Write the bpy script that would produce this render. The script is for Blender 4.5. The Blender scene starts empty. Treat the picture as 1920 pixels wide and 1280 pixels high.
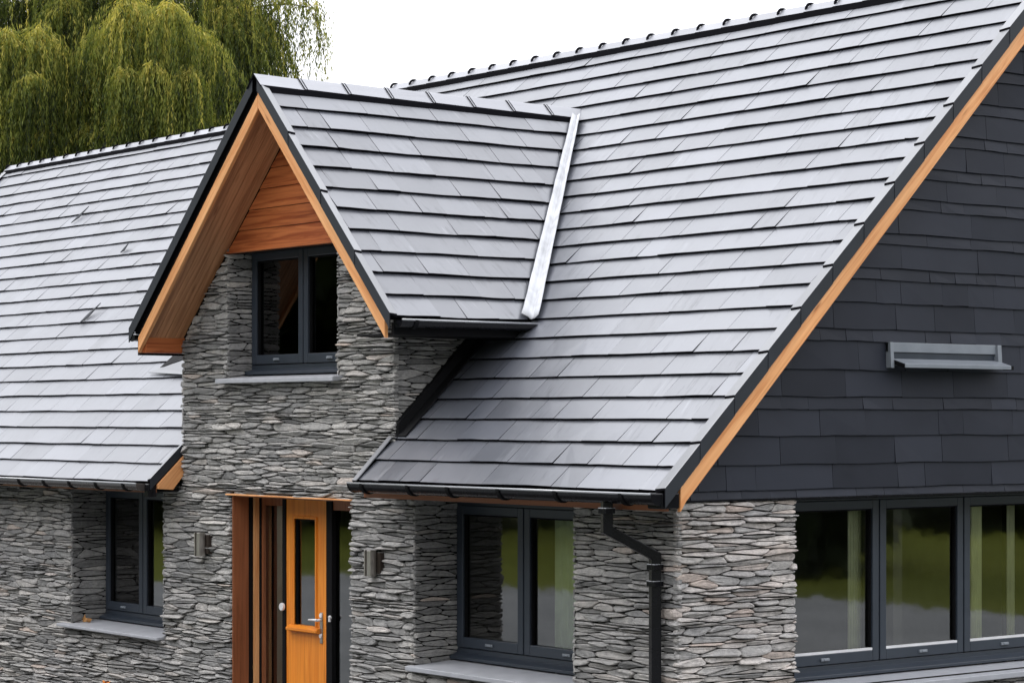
import bpy, math, random
import numpy as np
from mathutils import Vector
R = math.radians
rng = random.Random(7)
nrg = np.random.default_rng(11)
scene = bpy.context.scene
COL = scene.collection

# ------------------------------------------------------------------ helpers
def V(*a): return Vector(a)

class MB:
    """collects faces, then links them as ONE mesh object"""
    def __init__(s, T=None):
        s.v = []; s.f = []; s.m = []; s.r = []; s.u = []; s.T = T
    def pt(s, p):
        p = Vector(p)
        s.v.append(s.T(p) if s.T else p); return len(s.v) - 1
    def face(s, pts, m=0, r=0.5, uv=None):
        s.f.append([s.pt(p) for p in pts]); s.m.append(m); s.r.append(r); s.u.append(uv)
    def idx(s, ids, m=0, r=0.5, uv=None):
        s.f.append(list(ids)); s.m.append(m); s.r.append(r); s.u.append(uv)
    def box(s, x0, x1, y0, y1, z0, z1, m=0, r=0.5):
        c = [s.pt((x, y, z)) for z in (z0, z1) for y in (y0, y1) for x in (x0, x1)]
        for q in ((0,2,3,1),(4,5,7,6),(0,1,5,4),(2,6,7,3),(0,4,6,2),(1,3,7,5)):
            s.idx([c[i] for i in q], m, r)
    def prism(s, poly, off, m=0, r=0.5, mcap=None):
        off = Vector(off); n = len(poly)
        a = [s.pt(p) for p in poly]; b = [s.pt(Vector(p) + off) for p in poly]
        mc = m if mcap is None else mcap
        s.idx(a[::-1], mc, r); s.idx(b, mc, r)
        for i in range(n):
            j = (i + 1) % n; s.idx((a[i], a[j], b[j], b[i]), m, r)
    def tube(s, path, rad, n=8, m=0, r=0.5, caps=True):
        path = [Vector(p) for p in path]
        rads = rad if hasattr(rad, '__len__') else [rad] * len(path)
        rings = []; up = Vector((0.13, 0.21, 1)).normalized()
        for i, p in enumerate(path):
            d = (path[min(i+1, len(path)-1)] - path[max(i-1, 0)]).normalized()
            a = d.cross(up)
            if a.length < .05: a = d.cross(Vector((1, 0, 0)))
            a.normalize(); b = d.cross(a)
            rings.append([s.pt(p + (a*math.cos(t) + b*math.sin(t)) * rads[i]) for t in [2*math.pi*k/n for k in range(n)]])
        for A, B in zip(rings, rings[1:]):
            for k in range(n):
                s.idx((A[k], A[(k+1)%n], B[(k+1)%n], B[k]), m, r)
        if caps: s.idx(rings[0][::-1], m, r); s.idx(rings[-1], m, r)
    def build(s, name, mats, parent=None, bevel=0, smooth=False, axis=None, seg=2):
        me = bpy.data.meshes.new(name)
        me.from_pydata([tuple(p) for p in s.v], [], s.f)
        if not isinstance(mats, (list, tuple)): mats = [mats]
        for mt in mats: me.materials.append(mt)
        me.polygons.foreach_set('material_index', s.m)
        at = me.attributes.new('rnd', 'FLOAT', 'FACE'); at.data.foreach_set('value', s.r)
        if axis is not None or any(u is not None for u in s.u):
            uvl = me.uv_layers.new(name='UVMap')
            ax = Vector(axis).normalized() if axis is not None else None
            for p, uv in zip(me.polygons, s.u):
                for k, li in enumerate(p.loop_indices):
                    if uv is not None: uvl.data[li].uv = uv[k]
                    elif ax is not None:
                        co = me.vertices[me.loops[li].vertex_index].co
                        w = p.normal.cross(ax)
                        if w.length < .1: w = Vector((0, 0, 1)).cross(ax)
                        if w.length < .1: w = Vector((1, 0, 0))
                        w.normalize()
                        uvl.data[li].uv = (co.dot(ax), co.dot(w) + p.material_index)
        me.validate(); me.update()
        if smooth: me.polygons.foreach_set('use_smooth', [True] * len(me.polygons))
        o = bpy.data.objects.new(name, me); COL.objects.link(o)
        if parent: o.parent = parent
        if bevel:
            b = o.modifiers.new('Bevel', 'BEVEL'); b.width = bevel; b.segments = seg
            b.limit_method = 'ANGLE'; b.angle_limit = R(35); b.harden_normals = False
        return o

def empty(name, loc=(0, 0, 0), parent=None):
    o = bpy.data.objects.new(name, None); COL.objects.link(o); o.location = loc
    o.empty_display_size = .2
    if parent: o.parent = parent
    return o
def tag(o, label=None, cat=None, group=None, kind=None):
    if label: o['label'] = label
    if cat: o['category'] = cat
    if group: o['group'] = group
    if kind: o['kind'] = kind
    return o

# ------------------------------------------------------------------ materials
def newmat(name):
    m = bpy.data.materials.new(name); m.use_nodes = True
    nt = m.node_tree; nt.nodes.clear()
    out = nt.nodes.new('ShaderNodeOutputMaterial')
    return m, nt, out
def N(nt, t, **kw):
    n = nt.nodes.new(t)
    for k, v in kw.items():
        if k.startswith('i_'):
            key = k[2:]
            key = int(key) if key.isdigit() else key.replace('_', ' ')
            n.inputs[key].default_value = v
        else: setattr(n, k, v)
    return n
def ramp(nt, stops, fac=None):
    n = nt.nodes.new('ShaderNodeValToRGB')
    e = n.color_ramp.elements
    while len(e) < len(stops): e.new(.5)
    for el, (p, c) in zip(e, stops):
        el.position = p; el.color = tuple(c) + (1,) if len(c) == 3 else c
    if fac is not None: nt.links.new(fac, n.inputs[0])
    return n
def mixc(nt, a, b, fac, mode='MIX'):
    n = nt.nodes.new('ShaderNodeMix'); n.data_type = 'RGBA'; n.blend_type = mode
    for s, v in ((n.inputs[0], fac), (n.inputs[6], a), (n.inputs[7], b)):
        if hasattr(v, 'is_linked') or hasattr(v, 'node'): nt.links.new(v, s)
        elif isinstance(v, (int, float)): s.default_value = v
        else: s.default_value = tuple(v) + (1,) if len(v) == 3 else v
    return n.outputs[2]
def coord(nt, kind='Object', scale=(1, 1, 1), rot=(0, 0, 0)):
    tc = nt.nodes.new('ShaderNodeTexCoord'); mp = nt.nodes.new('ShaderNodeMapping')
    mp.inputs['Scale'].default_value = scale; mp.inputs['Rotation'].default_value = rot
    nt.links.new(tc.outputs[kind], mp.inputs[0]); return mp.outputs[0]
def noise(nt, vec, scale, detail=4, rough=.55, dist=0):
    n = N(nt, 'ShaderNodeTexNoise', i_Scale=scale, i_Detail=detail, i_Roughness=rough, i_Distortion=dist)
    nt.links.new(vec, n.inputs['Vector']); return n.outputs['Fac']
def bump(nt, h, strength, dist=.01, prev=None):
    b = N(nt, 'ShaderNodeBump', i_Strength=strength, i_Distance=dist)
    nt.links.new(h, b.inputs['Height'])
    if prev is not None: nt.links.new(prev, b.inputs['Normal'])
    return b.outputs[0]
def attr(nt, name='rnd'):
    return N(nt, 'ShaderNodeAttribute', attribute_name=name).outputs['Fac']

def slate_mat(name, base, rough=.38, ior=1.9, lvl=.5, streak=1.0):
    m, nt, out = newmat(name); L = nt.links.new
    p = N(nt, 'ShaderNodeBsdfPrincipled', i_IOR=ior); p.inputs['Specular IOR Level'].default_value = lvl; p.inputs['Specular Tint'].default_value = (.972, .980, 1.0, 1)
    uv = coord(nt, 'UV', (1, 1, 1))
    sep = N(nt, 'ShaderNodeSeparateXYZ'); L(uv, sep.inputs[0])
    rn = attr(nt)
    # streaks that run down the slope: u*28, v*2.4, offset per slate
    cb = N(nt, 'ShaderNodeCombineXYZ')
    def mul(a, k, add=None):
        q = N(nt, 'ShaderNodeMath', operation='MULTIPLY_ADD'); L(a, q.inputs[0]); q.inputs[1].default_value = k
        if add is not None: L(add, q.inputs[2])
        else: q.inputs[2].default_value = 0
        return q.outputs[0]
    off = mul(rn, 37.0)
    skew = mul(sep.outputs[1], .16, sep.outputs[0])
    L(mul(skew, 26.0, off), cb.inputs[0]); L(mul(sep.outputs[1], 2.2, off), cb.inputs[1]); L(off, cb.inputs[2])
    s1 = noise(nt, cb.outputs[0], 1.0, 5, .62, .25)
    s2 = noise(nt, uv, 1.1, 3)
    # only some patches are streaked, the rest is smooth
    pm = N(nt, 'ShaderNodeMapRange', i_1=.46, i_2=.66); L(noise(nt, uv, 3.1, 2), pm.inputs[0])
    ln = ramp(nt, [(.0, (.5,)*3), (.34, (.5,)*3), (.40, (.18,)*3), (.45, (.5,)*3), (.60, (.5,)*3), (.68, (.86,)*3), (.74, (.5,)*3)], s1)
    sr = mixc(nt, (.5, .5, .5), ln.outputs[0], pm.outputs[0])
    srv = N(nt, 'ShaderNodeSeparateColor'); L(sr, srv.inputs[0]); sv = srv.outputs[0]
    tn = N(nt, 'ShaderNodeMapRange', i_1=.15, i_2=.85, i_3=1-.42*streak, i_4=1+.42*streak); L(sv, tn.inputs[0])
    tone = mixc(nt, base, tn.outputs[0], 1.0, 'MULTIPLY')
    rr = ramp(nt, [(0, (.80, .805, .82)), (.5, (1, 1, 1)), (1, (1.15, 1.15, 1.16))], rn)
    c = mixc(nt, tone, rr.outputs[0], 1.0, 'MULTIPLY')
    r2 = ramp(nt, [(.3, (.80,)*3), (.7, (1.14,)*3)], s2)
    c = mixc(nt, c, r2.outputs[0], .9, 'MULTIPLY')
    L(c, p.inputs['Base Color'])
    rg = N(nt, 'ShaderNodeMapRange', i_3=rough-.07, i_4=rough+.11); L(noise(nt, uv, 2.3, 5, .6), rg.inputs[0]); L(rg.outputs[0], p.inputs['Roughness'])
    rm = N(nt, 'ShaderNodeMath', operation='MULTIPLY_ADD'); L(rn, rm.inputs[0]); rm.inputs[1].default_value = .16*lvl; rm.inputs[2].default_value = -.08*lvl
    sg = N(nt, 'ShaderNodeMapRange', i_1=.15, i_2=.85, i_3=lvl*(1-.34*streak), i_4=lvl*(1+.30*streak)); L(sv, sg.inputs[0])
    ad = N(nt, 'ShaderNodeMath', operation='ADD'); L(sg.outputs[0], ad.inputs[0]); L(rm.outputs[0], ad.inputs[1])
    L(ad.outputs[0], p.inputs['Specular IOR Level'])
    L(bump(nt, noise(nt, uv, 7, 5, .6), .10*max(.3, streak), .006), p.inputs['Normal'])
    L(p.outputs[0], out.inputs[0]); return m

def plain_mat(name, col, rough=.5, metal=0, nscale=6, var=.12, bmp=.05, bscale=60, ior=1.5, spec=.5):
    m, nt, out = newmat(name); L = nt.links.new
    p = N(nt, 'ShaderNodeBsdfPrincipled', i_Metallic=metal, i_IOR=ior)
    p.inputs['Specular IOR Level'].default_value = spec
    v = coord(nt, 'Object')
    n1 = noise(nt, v, nscale, 5)
    rp = ramp(nt, [(.25, [c*(1-var) for c in col]), (.75, [min(1, c*(1+var)) for c in col])], n1)
    L(rp.outputs[0], p.inputs['Base Color'])
    mr = N(nt, 'ShaderNodeMapRange', i_3=max(.02, rough-.07), i_4=rough+.09); L(n1, mr.inputs[0]); L(mr.outputs[0], p.inputs['Roughness'])
    L(bump(nt, noise(nt, v, bscale, 3), bmp, .004), p.inputs['Normal'])
    L(p.outputs[0], out.inputs[0]); return m

def wood_mat(name, dark, light, rough=.5, plank=0, knots=True):
    m, nt, out = newmat(name); L = nt.links.new
    p = N(nt, 'ShaderNodeBsdfPrincipled', i_Roughness=rough)
    uv = coord(nt, 'UV', (1, 1, 1))
    g1 = noise(nt, coord(nt, 'UV', (1.1, 22, 1)), 1.0, 6, .6, .8)
    g2 = noise(nt, coord(nt, 'UV', (2.5, 90, 1)), 1.0, 3, .5, .2)
    g3 = noise(nt, coord(nt, 'UV', (.7, 3.0, 1)), 1.0, 2)
    rp = ramp(nt, [(.30, [c*.80 for c in dark]), (.42, dark), (.5, [(a+b)/2 for a, b in zip(dark, light)]), (.66, light)], g1)
    r2 = ramp(nt, [(.3, (.86, .84, .82)), (.7, (1.05, 1.05, 1.05))], g2)
    c = mixc(nt, rp.outputs[0], r2.outputs[0], .7, 'MULTIPLY')
    r3 = ramp(nt, [(.3, (.80, .78, .76)), (.7, (1.08, 1.08, 1.08))], g3)
    c = mixc(nt, c, r3.outputs[0], .8, 'MULTIPLY')
    if knots:
        vo = N(nt, 'ShaderNodeTexVoronoi', i_Scale=1.0); L(coord(nt, 'UV', (1.3, 7.5, 1)), vo.inputs['Vector'])
        kr = ramp(nt, [(.03, (.42, .30, .22)), (.11, (1, 1, 1))], vo.outputs['Distance'])
        c = mixc(nt, c, kr.outputs[0], .85, 'MULTIPLY')
    rr = ramp(nt, [(0, (.82, .80, .78)), (1, (1.12, 1.12, 1.12))], attr(nt))
    c = mixc(nt, c, rr.outputs[0], .9, 'MULTIPLY')
    L(c, p.inputs['Base Color'])
    L(bump(nt, g1, .12, .004), p.inputs['Normal'])
    L(p.outputs[0], out.inputs[0]); return m

def stone_mat():
    m, nt, out = newmat('stacked_stone'); L = nt.links.new
    p = N(nt, 'ShaderNodeBsdfPrincipled', i_Roughness=.82)
    p.inputs['Specular IOR Level'].default_value = .3
    v = coord(nt, 'Object'); rn = attr(nt)
    base = ramp(nt, [(0, (.22, .218, .214)), (.2, (.32, .316, .308)), (.45, (.40, .391, .379)), (.70, (.475, .460, .440)),
                     (.86, (.50, .470, .440)), (.93, (.56, .47, .41)), (1, (.64, .60, .565))], rn)
    n1 = noise(nt, v, 14, 8, .68, .3)
    n2 = noise(nt, coord(nt, 'Object', (30, 30, 130)), 1.0, 5, .6)
    r1 = ramp(nt, [(.28, (.60, .60, .61)), (.5, (1, 1, 1)), (.72, (1.24, 1.22, 1.19))], n1)
    c = mixc(nt, base.outputs[0], r1.outputs[0], .85, 'MULTIPLY')
    r2 = ramp(nt, [(.3, (.68, .68, .68)), (.65, (1.12, 1.12, 1.12))], n2)
    c = mixc(nt, c, r2.outputs[0], .75, 'MULTIPLY')
    n3 = noise(nt, v, .9, 3)
    r3 = ramp(nt, [(.3, (.88, .88, .9)), (.7, (1.08, 1.07, 1.05))], n3)
    c = mixc(nt, c, r3.outputs[0], 1, 'MULTIPLY')
    L(c, p.inputs['Base Color'])
    b = bump(nt, n2, .55, .012); b = bump(nt, n1, .7, .02, b)
    L(b, p.inputs['Normal']); L(p.outputs[0], out.inputs[0]); return m

def glass_mat(name, tint=(.62, .66, .64), gain=1.35, ior=1.75):
    m, nt, out = newmat(name); L = nt.links.new
    t = N(nt, 'ShaderNodeBsdfTransparent'); t.inputs[0].default_value = tint + (1,)
    g = N(nt, 'ShaderNodeBsdfGlossy', i_Roughness=.035)
    v = coord(nt, 'Object')
    L(bump(nt, noise(nt, v, 1.7, 3), .10, .012), g.inputs['Normal'])
    fr = N(nt, 'ShaderNodeFresnel', i_IOR=ior)
    mu = N(nt, 'ShaderNodeMath', operation='MULTIPLY', use_clamp=True); mu.inputs[1].default_value = gain
    L(fr.outputs[0], mu.inputs[0])
    mx = N(nt, 'ShaderNodeMixShader'); L(mu.outputs[0], mx.inputs[0]); L(t.outputs[0], mx.inputs[1]); L(g.outputs[0], mx.inputs[2])
    L(mx.outputs[0], out.inputs[0]); return m

def leaf_mat(name, stops, trans=.35):
    m, nt, out = newmat(name); L = nt.links.new
    rn = attr(nt)
    rp = ramp(nt, stops, rn)
    d = N(nt, 'ShaderNodeBsdfPrincipled', i_Roughness=.6); L(rp.outputs[0], d.inputs['Base Color'])
    d.inputs['Specular IOR Level'].default_value = .25
    t = N(nt, 'ShaderNodeBsdfTranslucent')
    L(mixc(nt, rp.outputs[0], (1.25, 1.25, .6), 1.0, 'MULTIPLY'), t.inputs[0])
    mx = N(nt, 'ShaderNodeMixShader', i_0=trans); L(d.outputs[0], mx.inputs[1]); L(t.outputs[0], mx.inputs[2])
    L(mx.outputs[0], out.inputs[0]); return m

def ground_mat(name, c1, c2, scale, bscale=80, rough=.9, bstr=.4):
    m, nt, out = newmat(name); L = nt.links.new
    p = N(nt, 'ShaderNodeBsdfPrincipled', i_Roughness=rough); v = coord(nt, 'Object'); p.inputs['Specular IOR Level'].default_value = .06
    a = noise(nt, v, scale, 6, .6); b = noise(nt, v, bscale, 3)
    rp = ramp(nt, [(.3, c1), (.7, c2)], a)
    r2 = ramp(nt, [(.3, (.75,)*3), (.7, (1.15,)*3)], b)
    L(mixc(nt, rp.outputs[0], r2.outputs[0], .8, 'MULTIPLY'), p.inputs['Base Color'])
    L(bump(nt, b, bstr, .02), p.inputs['Normal']); L(p.outputs[0], out.inputs[0]); return m

M = {}
M['slate'] = slate_mat('roof_slate', (.082, .088, .106), .30, 2.7, .50)
M['slate_gable'] = slate_mat('gable_roof_slate', (.078, .083, .100), .32, 2.45, .44)
M['slate_edge'] = plain_mat('slate_edge', (.005, .005, .007), .8, bmp=.2, spec=.05)
M['trim'] = slate_mat('verge_trim_fibre', (.13, .135, .145), .34, 2.5, .5, .3)
M['ridge'] = slate_mat('ridge_tile_clay', (.19, .195, .22), .36, 2.5, .5, .3)
M['vergeside'] = plain_mat('verge_side', (.022, .026, .033), .5, bmp=.03, spec=.35)  # darker than the trim top, paints in the shade on the side faces
M['clad'] = slate_mat('gable_slate', (.0225, .0255, .0355), .52, 1.45, .25, .12)
M['stone'] = stone_mat()
M['mortar'] = plain_mat('dark_joint', (.018, .017, .016), .95, bmp=.4, spec=.1)
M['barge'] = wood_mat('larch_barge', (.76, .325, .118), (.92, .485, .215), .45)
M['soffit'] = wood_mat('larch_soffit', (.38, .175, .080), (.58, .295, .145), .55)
M['panel'] = wood_mat('cedar_panel', (.34, .078, .022), (.62, .20, .065), .42)
M['doorwood'] = wood_mat('oak_door', (.80, .235, .018), (.93, .335, .040), .32, knots=False)
M['copper'] = wood_mat('stained_jamb', (.25, .084, .034), (.36, .13, .055), .42, knots=False)
M['frame'] = plain_mat('window_aluminium', (.028, .037, .052), .40, bmp=.02, var=.08, ior=1.6)
M['black'] = plain_mat('black_plastic', (.005, .005, .007), .26, bmp=.02, ior=1.5, spec=.25)
M['gasket'] = plain_mat('black_gasket', (.005, .005, .006), .7, bmp=.02, spec=.15)
M['gutterbrown'] = plain_mat('brown_gutter', (.060, .052, .050), .25, bmp=.05, ior=1.8)  # browner and lighter than the other gutters
M['sill'] = plain_mat('grey_sill', (.40, .41, .44), .45, nscale=9, var=.10, bmp=.08)
M['lead'] = plain_mat('lead_valley', (.50, .51, .535), .62, nscale=7, var=.22, bmp=.6, bscale=11, ior=1.5, spec=.35)
M['white'] = plain_mat('white_metal', (.75, .75, .76), .3, bmp=.02)
M['steel'] = plain_mat('brushed_steel', (.50, .47, .44), .28, .9, bmp=.05)
M['bronze'] = plain_mat('dark_bronze', (.06, .045, .038), .35, .6, bmp=.05)
M['zinc'] = plain_mat('zinc_vent', (.20, .222, .25), .4, bmp=.03, ior=1.6)
M['glass'] = glass_mat('window_glass', (.80, .83, .81), 2.0, 1.85)
M['glassdark'] = glass_mat('dormer_glass', (.45, .48, .46), 1.2, 1.7)
M['plaster'] = plain_mat('interior_plaster', (.20, .19, .17), .9)
M['floorin'] = plain_mat('interior_floor', (.05, .04, .032), .6)
M['curtain'] = plain_mat('cream_curtain', (.86, .88, .60), .9, bmp=.2)
M['backdrop'] = plain_mat('grey_backdrop', (.74, .76, .66), .9)
M['curtain2'] = plain_mat('pale_green_blind', (.80, .88, .66), .9, bmp=.2)
M['lawn'] = ground_mat('lawn_grass', (.072, .086, .014), (.122, .136, .024), .18, 9)
M['paving'] = ground_mat('grey_asphalt', (.19, .20, .205), (.27, .28, .285), .5, 90)
M['bounceground'] = ground_mat('bounce_absorbing_ground', (.030, .030, .030), (.07, .068, .065), 6, 120)
M['bark'] = plain_mat('bark', (.085, .065, .045), .9, nscale=8, var=.4, bmp=.8, bscale=18)
M['willow'] = leaf_mat('willow_leaf', [(0, (.014, .022, .005)), (.25, (.072, .100, .020)), (.55, (.215, .240, .050)), (1, (.56, .48, .12))], .42)
M['wood'] = leaf_mat('far_leaf', [(0, (.015, .025, .006)), (.5, (.05, .075, .014)), (1, (.13, .15, .03))], .3)
M['leaf'] = plain_mat('orange_leaf', (.70, .24, .04), .6, var=.3)
M['dryleaf'] = plain_mat('dry_leaf', (.42, .21, .07), .7, var=.3)
M['stem'] = plain_mat('plant_stem', (.09, .12, .03), .7)

# ------------------------------------------------------------------ measured dimensions (metres, ground z = 0)
XV = .29                       # right verge
YE, ZE, T = -.353, 2.369, .9765   # main roof: eave line and slope
XL0 = -3.373                   # left end of the right-hand eave
YR = 3.80; ZR = ZE + (YR - YE) * T
YEL, ZEL, TL = -.329, 2.287, .977 # left-hand roof
ZRL = ZEL + (YR - YEL) * TL
XB0, XB1 = -6.626, -3.334      # bay wall
XEND = -17.81                  # far left end of the left-hand roof
YB = -.461; XA, ZA = -4.70, 5.695 # dormer barge plane and apex
XDL, XDR, ZDE = -6.80, -2.775, 3.638
TDL = (ZA - ZDE) / (XA - XDL); TDR = (ZA - ZDE) / (XDR - XA)
def zmain(y): return ZE + (y - YE) * T
def zleft(y): return ZEL + (y - YEL) * TL
def xval_r(y): return XA + (ZA - zmain(y)) / TDR     # right valley
def xval_l(y): return XA - (ZA - zleft(y)) / TDL

house = tag(empty('house', (-4, 3, 0)), 'grey stone house with dark slate roofs, orange timber gable and orange front door', 'house')
HOFF = Vector((-4, 3, 0))
def hb(mb, name, mats, parent=None, **kw):
    o = mb.build(name, mats, None, **kw)
    par = parent or house
    o.parent = par
    # keep world position whatever the parent's location is
    p = Vector((0, 0, 0)); q = par
    while q is not None: p += q.location; q = q.parent
    o.location = -p
    return o

# ------------------------------------------------------------------ slates
def slates(mb, O, U, Vd, Nn, length, expo, urange, widths, thick=.024, gap=(.002, .0065), v0=0, jit=.004, rows=None, mi=0, me=1):
    """mi top material index, me edge index; urange(v) -> (u0,u1)"""
    O, U, Vd, Nn = map(Vector, (O, U, Vd, Nn))
    def P(u, v, h): return O + U*u + Vd*v + Nn*h
    if rows is None:
        rows = []; v = v0
        while v < length - .02:
            rows.append((v, min(v + expo, length))); v += expo
    for k, (va, vb) in enumerate(rows):
        a0, a1 = urange(va); b0, b1 = urange(vb); c0, c1 = urange((va+vb)/2)
        lo, hi = min(a0, b0), max(a1, b1)
        if hi - lo < .02: continue
        u = lo - rng.choice(widths) * rng.random()
        wav = rng.uniform(0, 6)
        while u < hi:
            w = rng.choice(widths) * rng.uniform(.92, 1.08)
            s, e = u, u + w; u = e
            g = rng.uniform(*gap)
            s += g/2; e -= g/2
            sa, ea, sb, eb = max(s, a0), min(e, a1), max(s, b0), min(e, b1)
            if ea - sa < .004 and eb - sb < .004: continue
            if ea < sa: ea = sa = min(max(s, a0), a1)
            if eb < sb: eb = sb = min(max(s, b0), b1)
            t = thick * rng.uniform(.86, 1.14); tt = rng.uniform(-.0025, .0025)
            rn = rng.random()
            n = 4 if ea - sa > .1 else 2
            bot = []; top = []
            for i in range(n):
                q = i/(n-1); uu = sa + (ea-sa)*q
                vv = va + jit * (math.sin(uu*5.3 + wav + k) * .5 + rng.uniform(-.5, .5))
                th = t + tt*(q-.5)*2 + rng.uniform(-.0012, .0012)
                top.append((uu, vv, th)); bot.append((uu, vv, -.006))
            h0 = rng.uniform(.0, .002)
            hd = [(eb, vb, h0), (sb, vb, h0)]
            ti = [mb.pt(P(*x)) for x in top]; bi = [mb.pt(P(*x)) for x in bot]; hi_ = [mb.pt(P(*x)) for x in hd]
            uvs = [(x[0] + rn*9.1, x[1] + rn*3.3) for x in top + hd]
            mb.idx(ti + hi_, mi, rn, uvs)
            for i in range(n-1): mb.idx((bi[i], bi[i+1], ti[i+1], ti[i]), me, rn, [(0, 0)]*4)
            mb.idx((ti[-1], bi[-1], hi_[0]), me, rn, [(0, 0)]*3)
            mb.idx((bi[0], ti[0], hi_[1]), me, rn, [(0, 0)]*3)

WID = [.26, .36, .40, .44, .50, .54, .62, .80]
def slopevec(t): c = 1/math.sqrt(1+t*t); return c, t*c

# main (right-hand) roof -------------------------------------------------------
cs, sn = slopevec(T)
TH = .021
Vm = V(0, cs, sn); Nm = V(0, -sn, cs)
Om = V(0, YE, ZE) - Nm*TH
LM = (YR - YE) / cs
EXM = LM / 25.3
def ur_main(v):
    y = YE + v*cs
    if y < -.02: lo = XL0 + .03
    elif y < 1.0: lo = XB1 + .02
    elif y < 3.02: lo = xval_r(y) - .06
    else: lo = -8.7
    return lo, XV - .105
mb = MB()
slates(mb, Om, (1, 0, 0), Vm, Nm, LM, EXM, ur_main, WID, TH)
# deck under the slates
def deck(mb, pts, off): mb.prism(pts, off, 1)
def Pm(x, y, h=0): return V(x, y, zmain(y)) + Nm*(h - TH)
d0 = -.008
deck(mb, [Pm(XL0+.02, YE+.015, d0), Pm(XV-.03, YE+.015, d0), Pm(XV-.03, YR, d0), Pm(-8.7, YR, d0), Pm(-8.7, 3.02, d0), Pm(xval_r(3.02)-.05, 3.02, d0), Pm(xval_r(1.0)-.05, 1.0, d0), Pm(XB1+.005, 1.0, d0), Pm(XB1+.005, 0, d0), Pm(XL0+.02, 0, d0)], -Nm*.04)
main_roof = hb(mb, 'slate_roof', [M['slate'], M['slate_edge']])
# back slope of the whole house
mb = MB()
YBK = 2*YR - YE
bN = V(0, sn, cs)
for xa_, xb_, dz in ((XV, -8.7, 0), (-8.7, XEND, -.105)):
    slates(mb, V(xa_, YBK, ZE+dz) - bN*TH, (-1, 0, 0), (0, -cs, sn), bN, LM, EXM, lambda v, q=xa_-xb_: (.07, q - .02), WID, TH)
    mb.prism([V(xa_-.03, YBK-.01, ZE+dz)-bN*.034, V(xb_+.03, YBK-.01, ZE+dz)-bN*.034, V(xb_+.03, YR, ZR+dz)-bN*.034, V(xa_-.03, YR, ZR+dz)-bN*.034], -bN*.04, 1)
hb(mb, 'rear_roof', [M['slate'], M['slate_edge']])

# left-hand roof --------------------------------------------------------------
cl, sl = slopevec(TL)
Vl = V(0, cl, sl); Nl = V(0, -sl, cl)
LL = (YR - YEL)/cl; EXL = LL/25.0
def ur_left(v):
    y = YEL + v*cl
    if y < .0: hi = XB0 - .07
    elif y < 1.6: hi = XB0 - .005
    elif y < 3.0: hi = xval_l(y) + .02
    else: hi = -8.71
    return XEND + .07, hi
mb = MB()
slates(mb, V(0, YEL, ZEL) - Nl*TH, (1, 0, 0), Vl, Nl, LL, EXL, ur_left, WID, .018)
def Pl(x, y, h=0): return V(x, y, zleft(y)) + Nl*(h - TH)
deck(mb, [Pl(XEND+.03, YEL+.015, d0), Pl(XB0-.02, YEL+.015, d0), Pl(XB0-.005, 1.5, d0), Pl(xval_l(1.6), 1.6, d0), Pl(xval_l(3.0), 3.0, d0), Pl(-8.71, 3.0, d0), Pl(-8.71, YR, d0), Pl(XEND+.03, YR, d0)], -Nl*.04)
left_roof = hb(mb, 'slate_roof', [M['slate'], M['slate_edge']])
left_roof['label'] = 'pale sunlit slate roof slope left of the gable'
main_roof['label'] = 'large slate roof slope right of the gable'

# dormer roof -------------------------------------------------------------------
cr_, sr_ = slopevec(TDR)
Vd = V(-cr_, 0, sr_); Nd = V(sr_, 0, cr_)
LD = (XA*-1 + XDR)/cr_; LD = (XDR - XA)/cr_; EXD = LD/11.5
def yval_r(x): # y where the dormer right plane meets the main roof
    return (ZA - TDR*(x - XA) - ZE)/T + YE
def ur_dr(v):
    x = XDR - v*cr_
    return .055, yval_r(x) - YB - .045
WIDD = [.24, .34, .40, .42, .46, .62]
mb = MB()
slates(mb, V(XDR, YB, ZDE) - Nd*TH, (0, 1, 0), Vd, Nd, LD, EXD, ur_dr, WIDD, .025, jit=.006)
def Pd(x, y, h): return V(x, y, ZA - TDR*(x-XA)) + Nd*(h-TH)
mb.prism([Pd(XDR-.015, YB+.03, d0), Pd(XDR-.015, yval_r(XDR)+.02, d0), Pd(XA, yval_r(XA)+.02, d0), Pd(XA, YB+.03, d0)], -Nd*.04, 1)
cl_, sl_ = slopevec(TDL)
LDl = (XA - XDL)/cl_; Nd2 = V(-sl_, 0, cl_)
def yval_l(x): return (ZA - TDL*(XA - x) - ZEL)/TL + YEL
slates(mb, V(XDL, YB, ZDE) - Nd2*TH, (0, -1, 0), (cl_, 0, sl_), Nd2, LDl, EXD, lambda v: (-(yval_l(XDL + v*cl_) - YB - .03), -.055), WIDD, TH)
def Pd2(x, y, h): return V(x, y, ZA - TDL*(XA-x)) + Nd2*(h-TH)
mb.prism([Pd2(XDL+.015, YB+.03, d0), Pd2(XA, YB+.03, d0), Pd2(XA, yval_l(XA)+.02, d0), Pd2(XDL+.015, yval_l(XDL)+.02, d0)], -Nd2*.04, 1)
dorm = hb(mb, 'gable_roof', [M['slate_gable'], M['slate_edge']])
dorm['label'] = 'steep slate roof over the small front gable'

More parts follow.
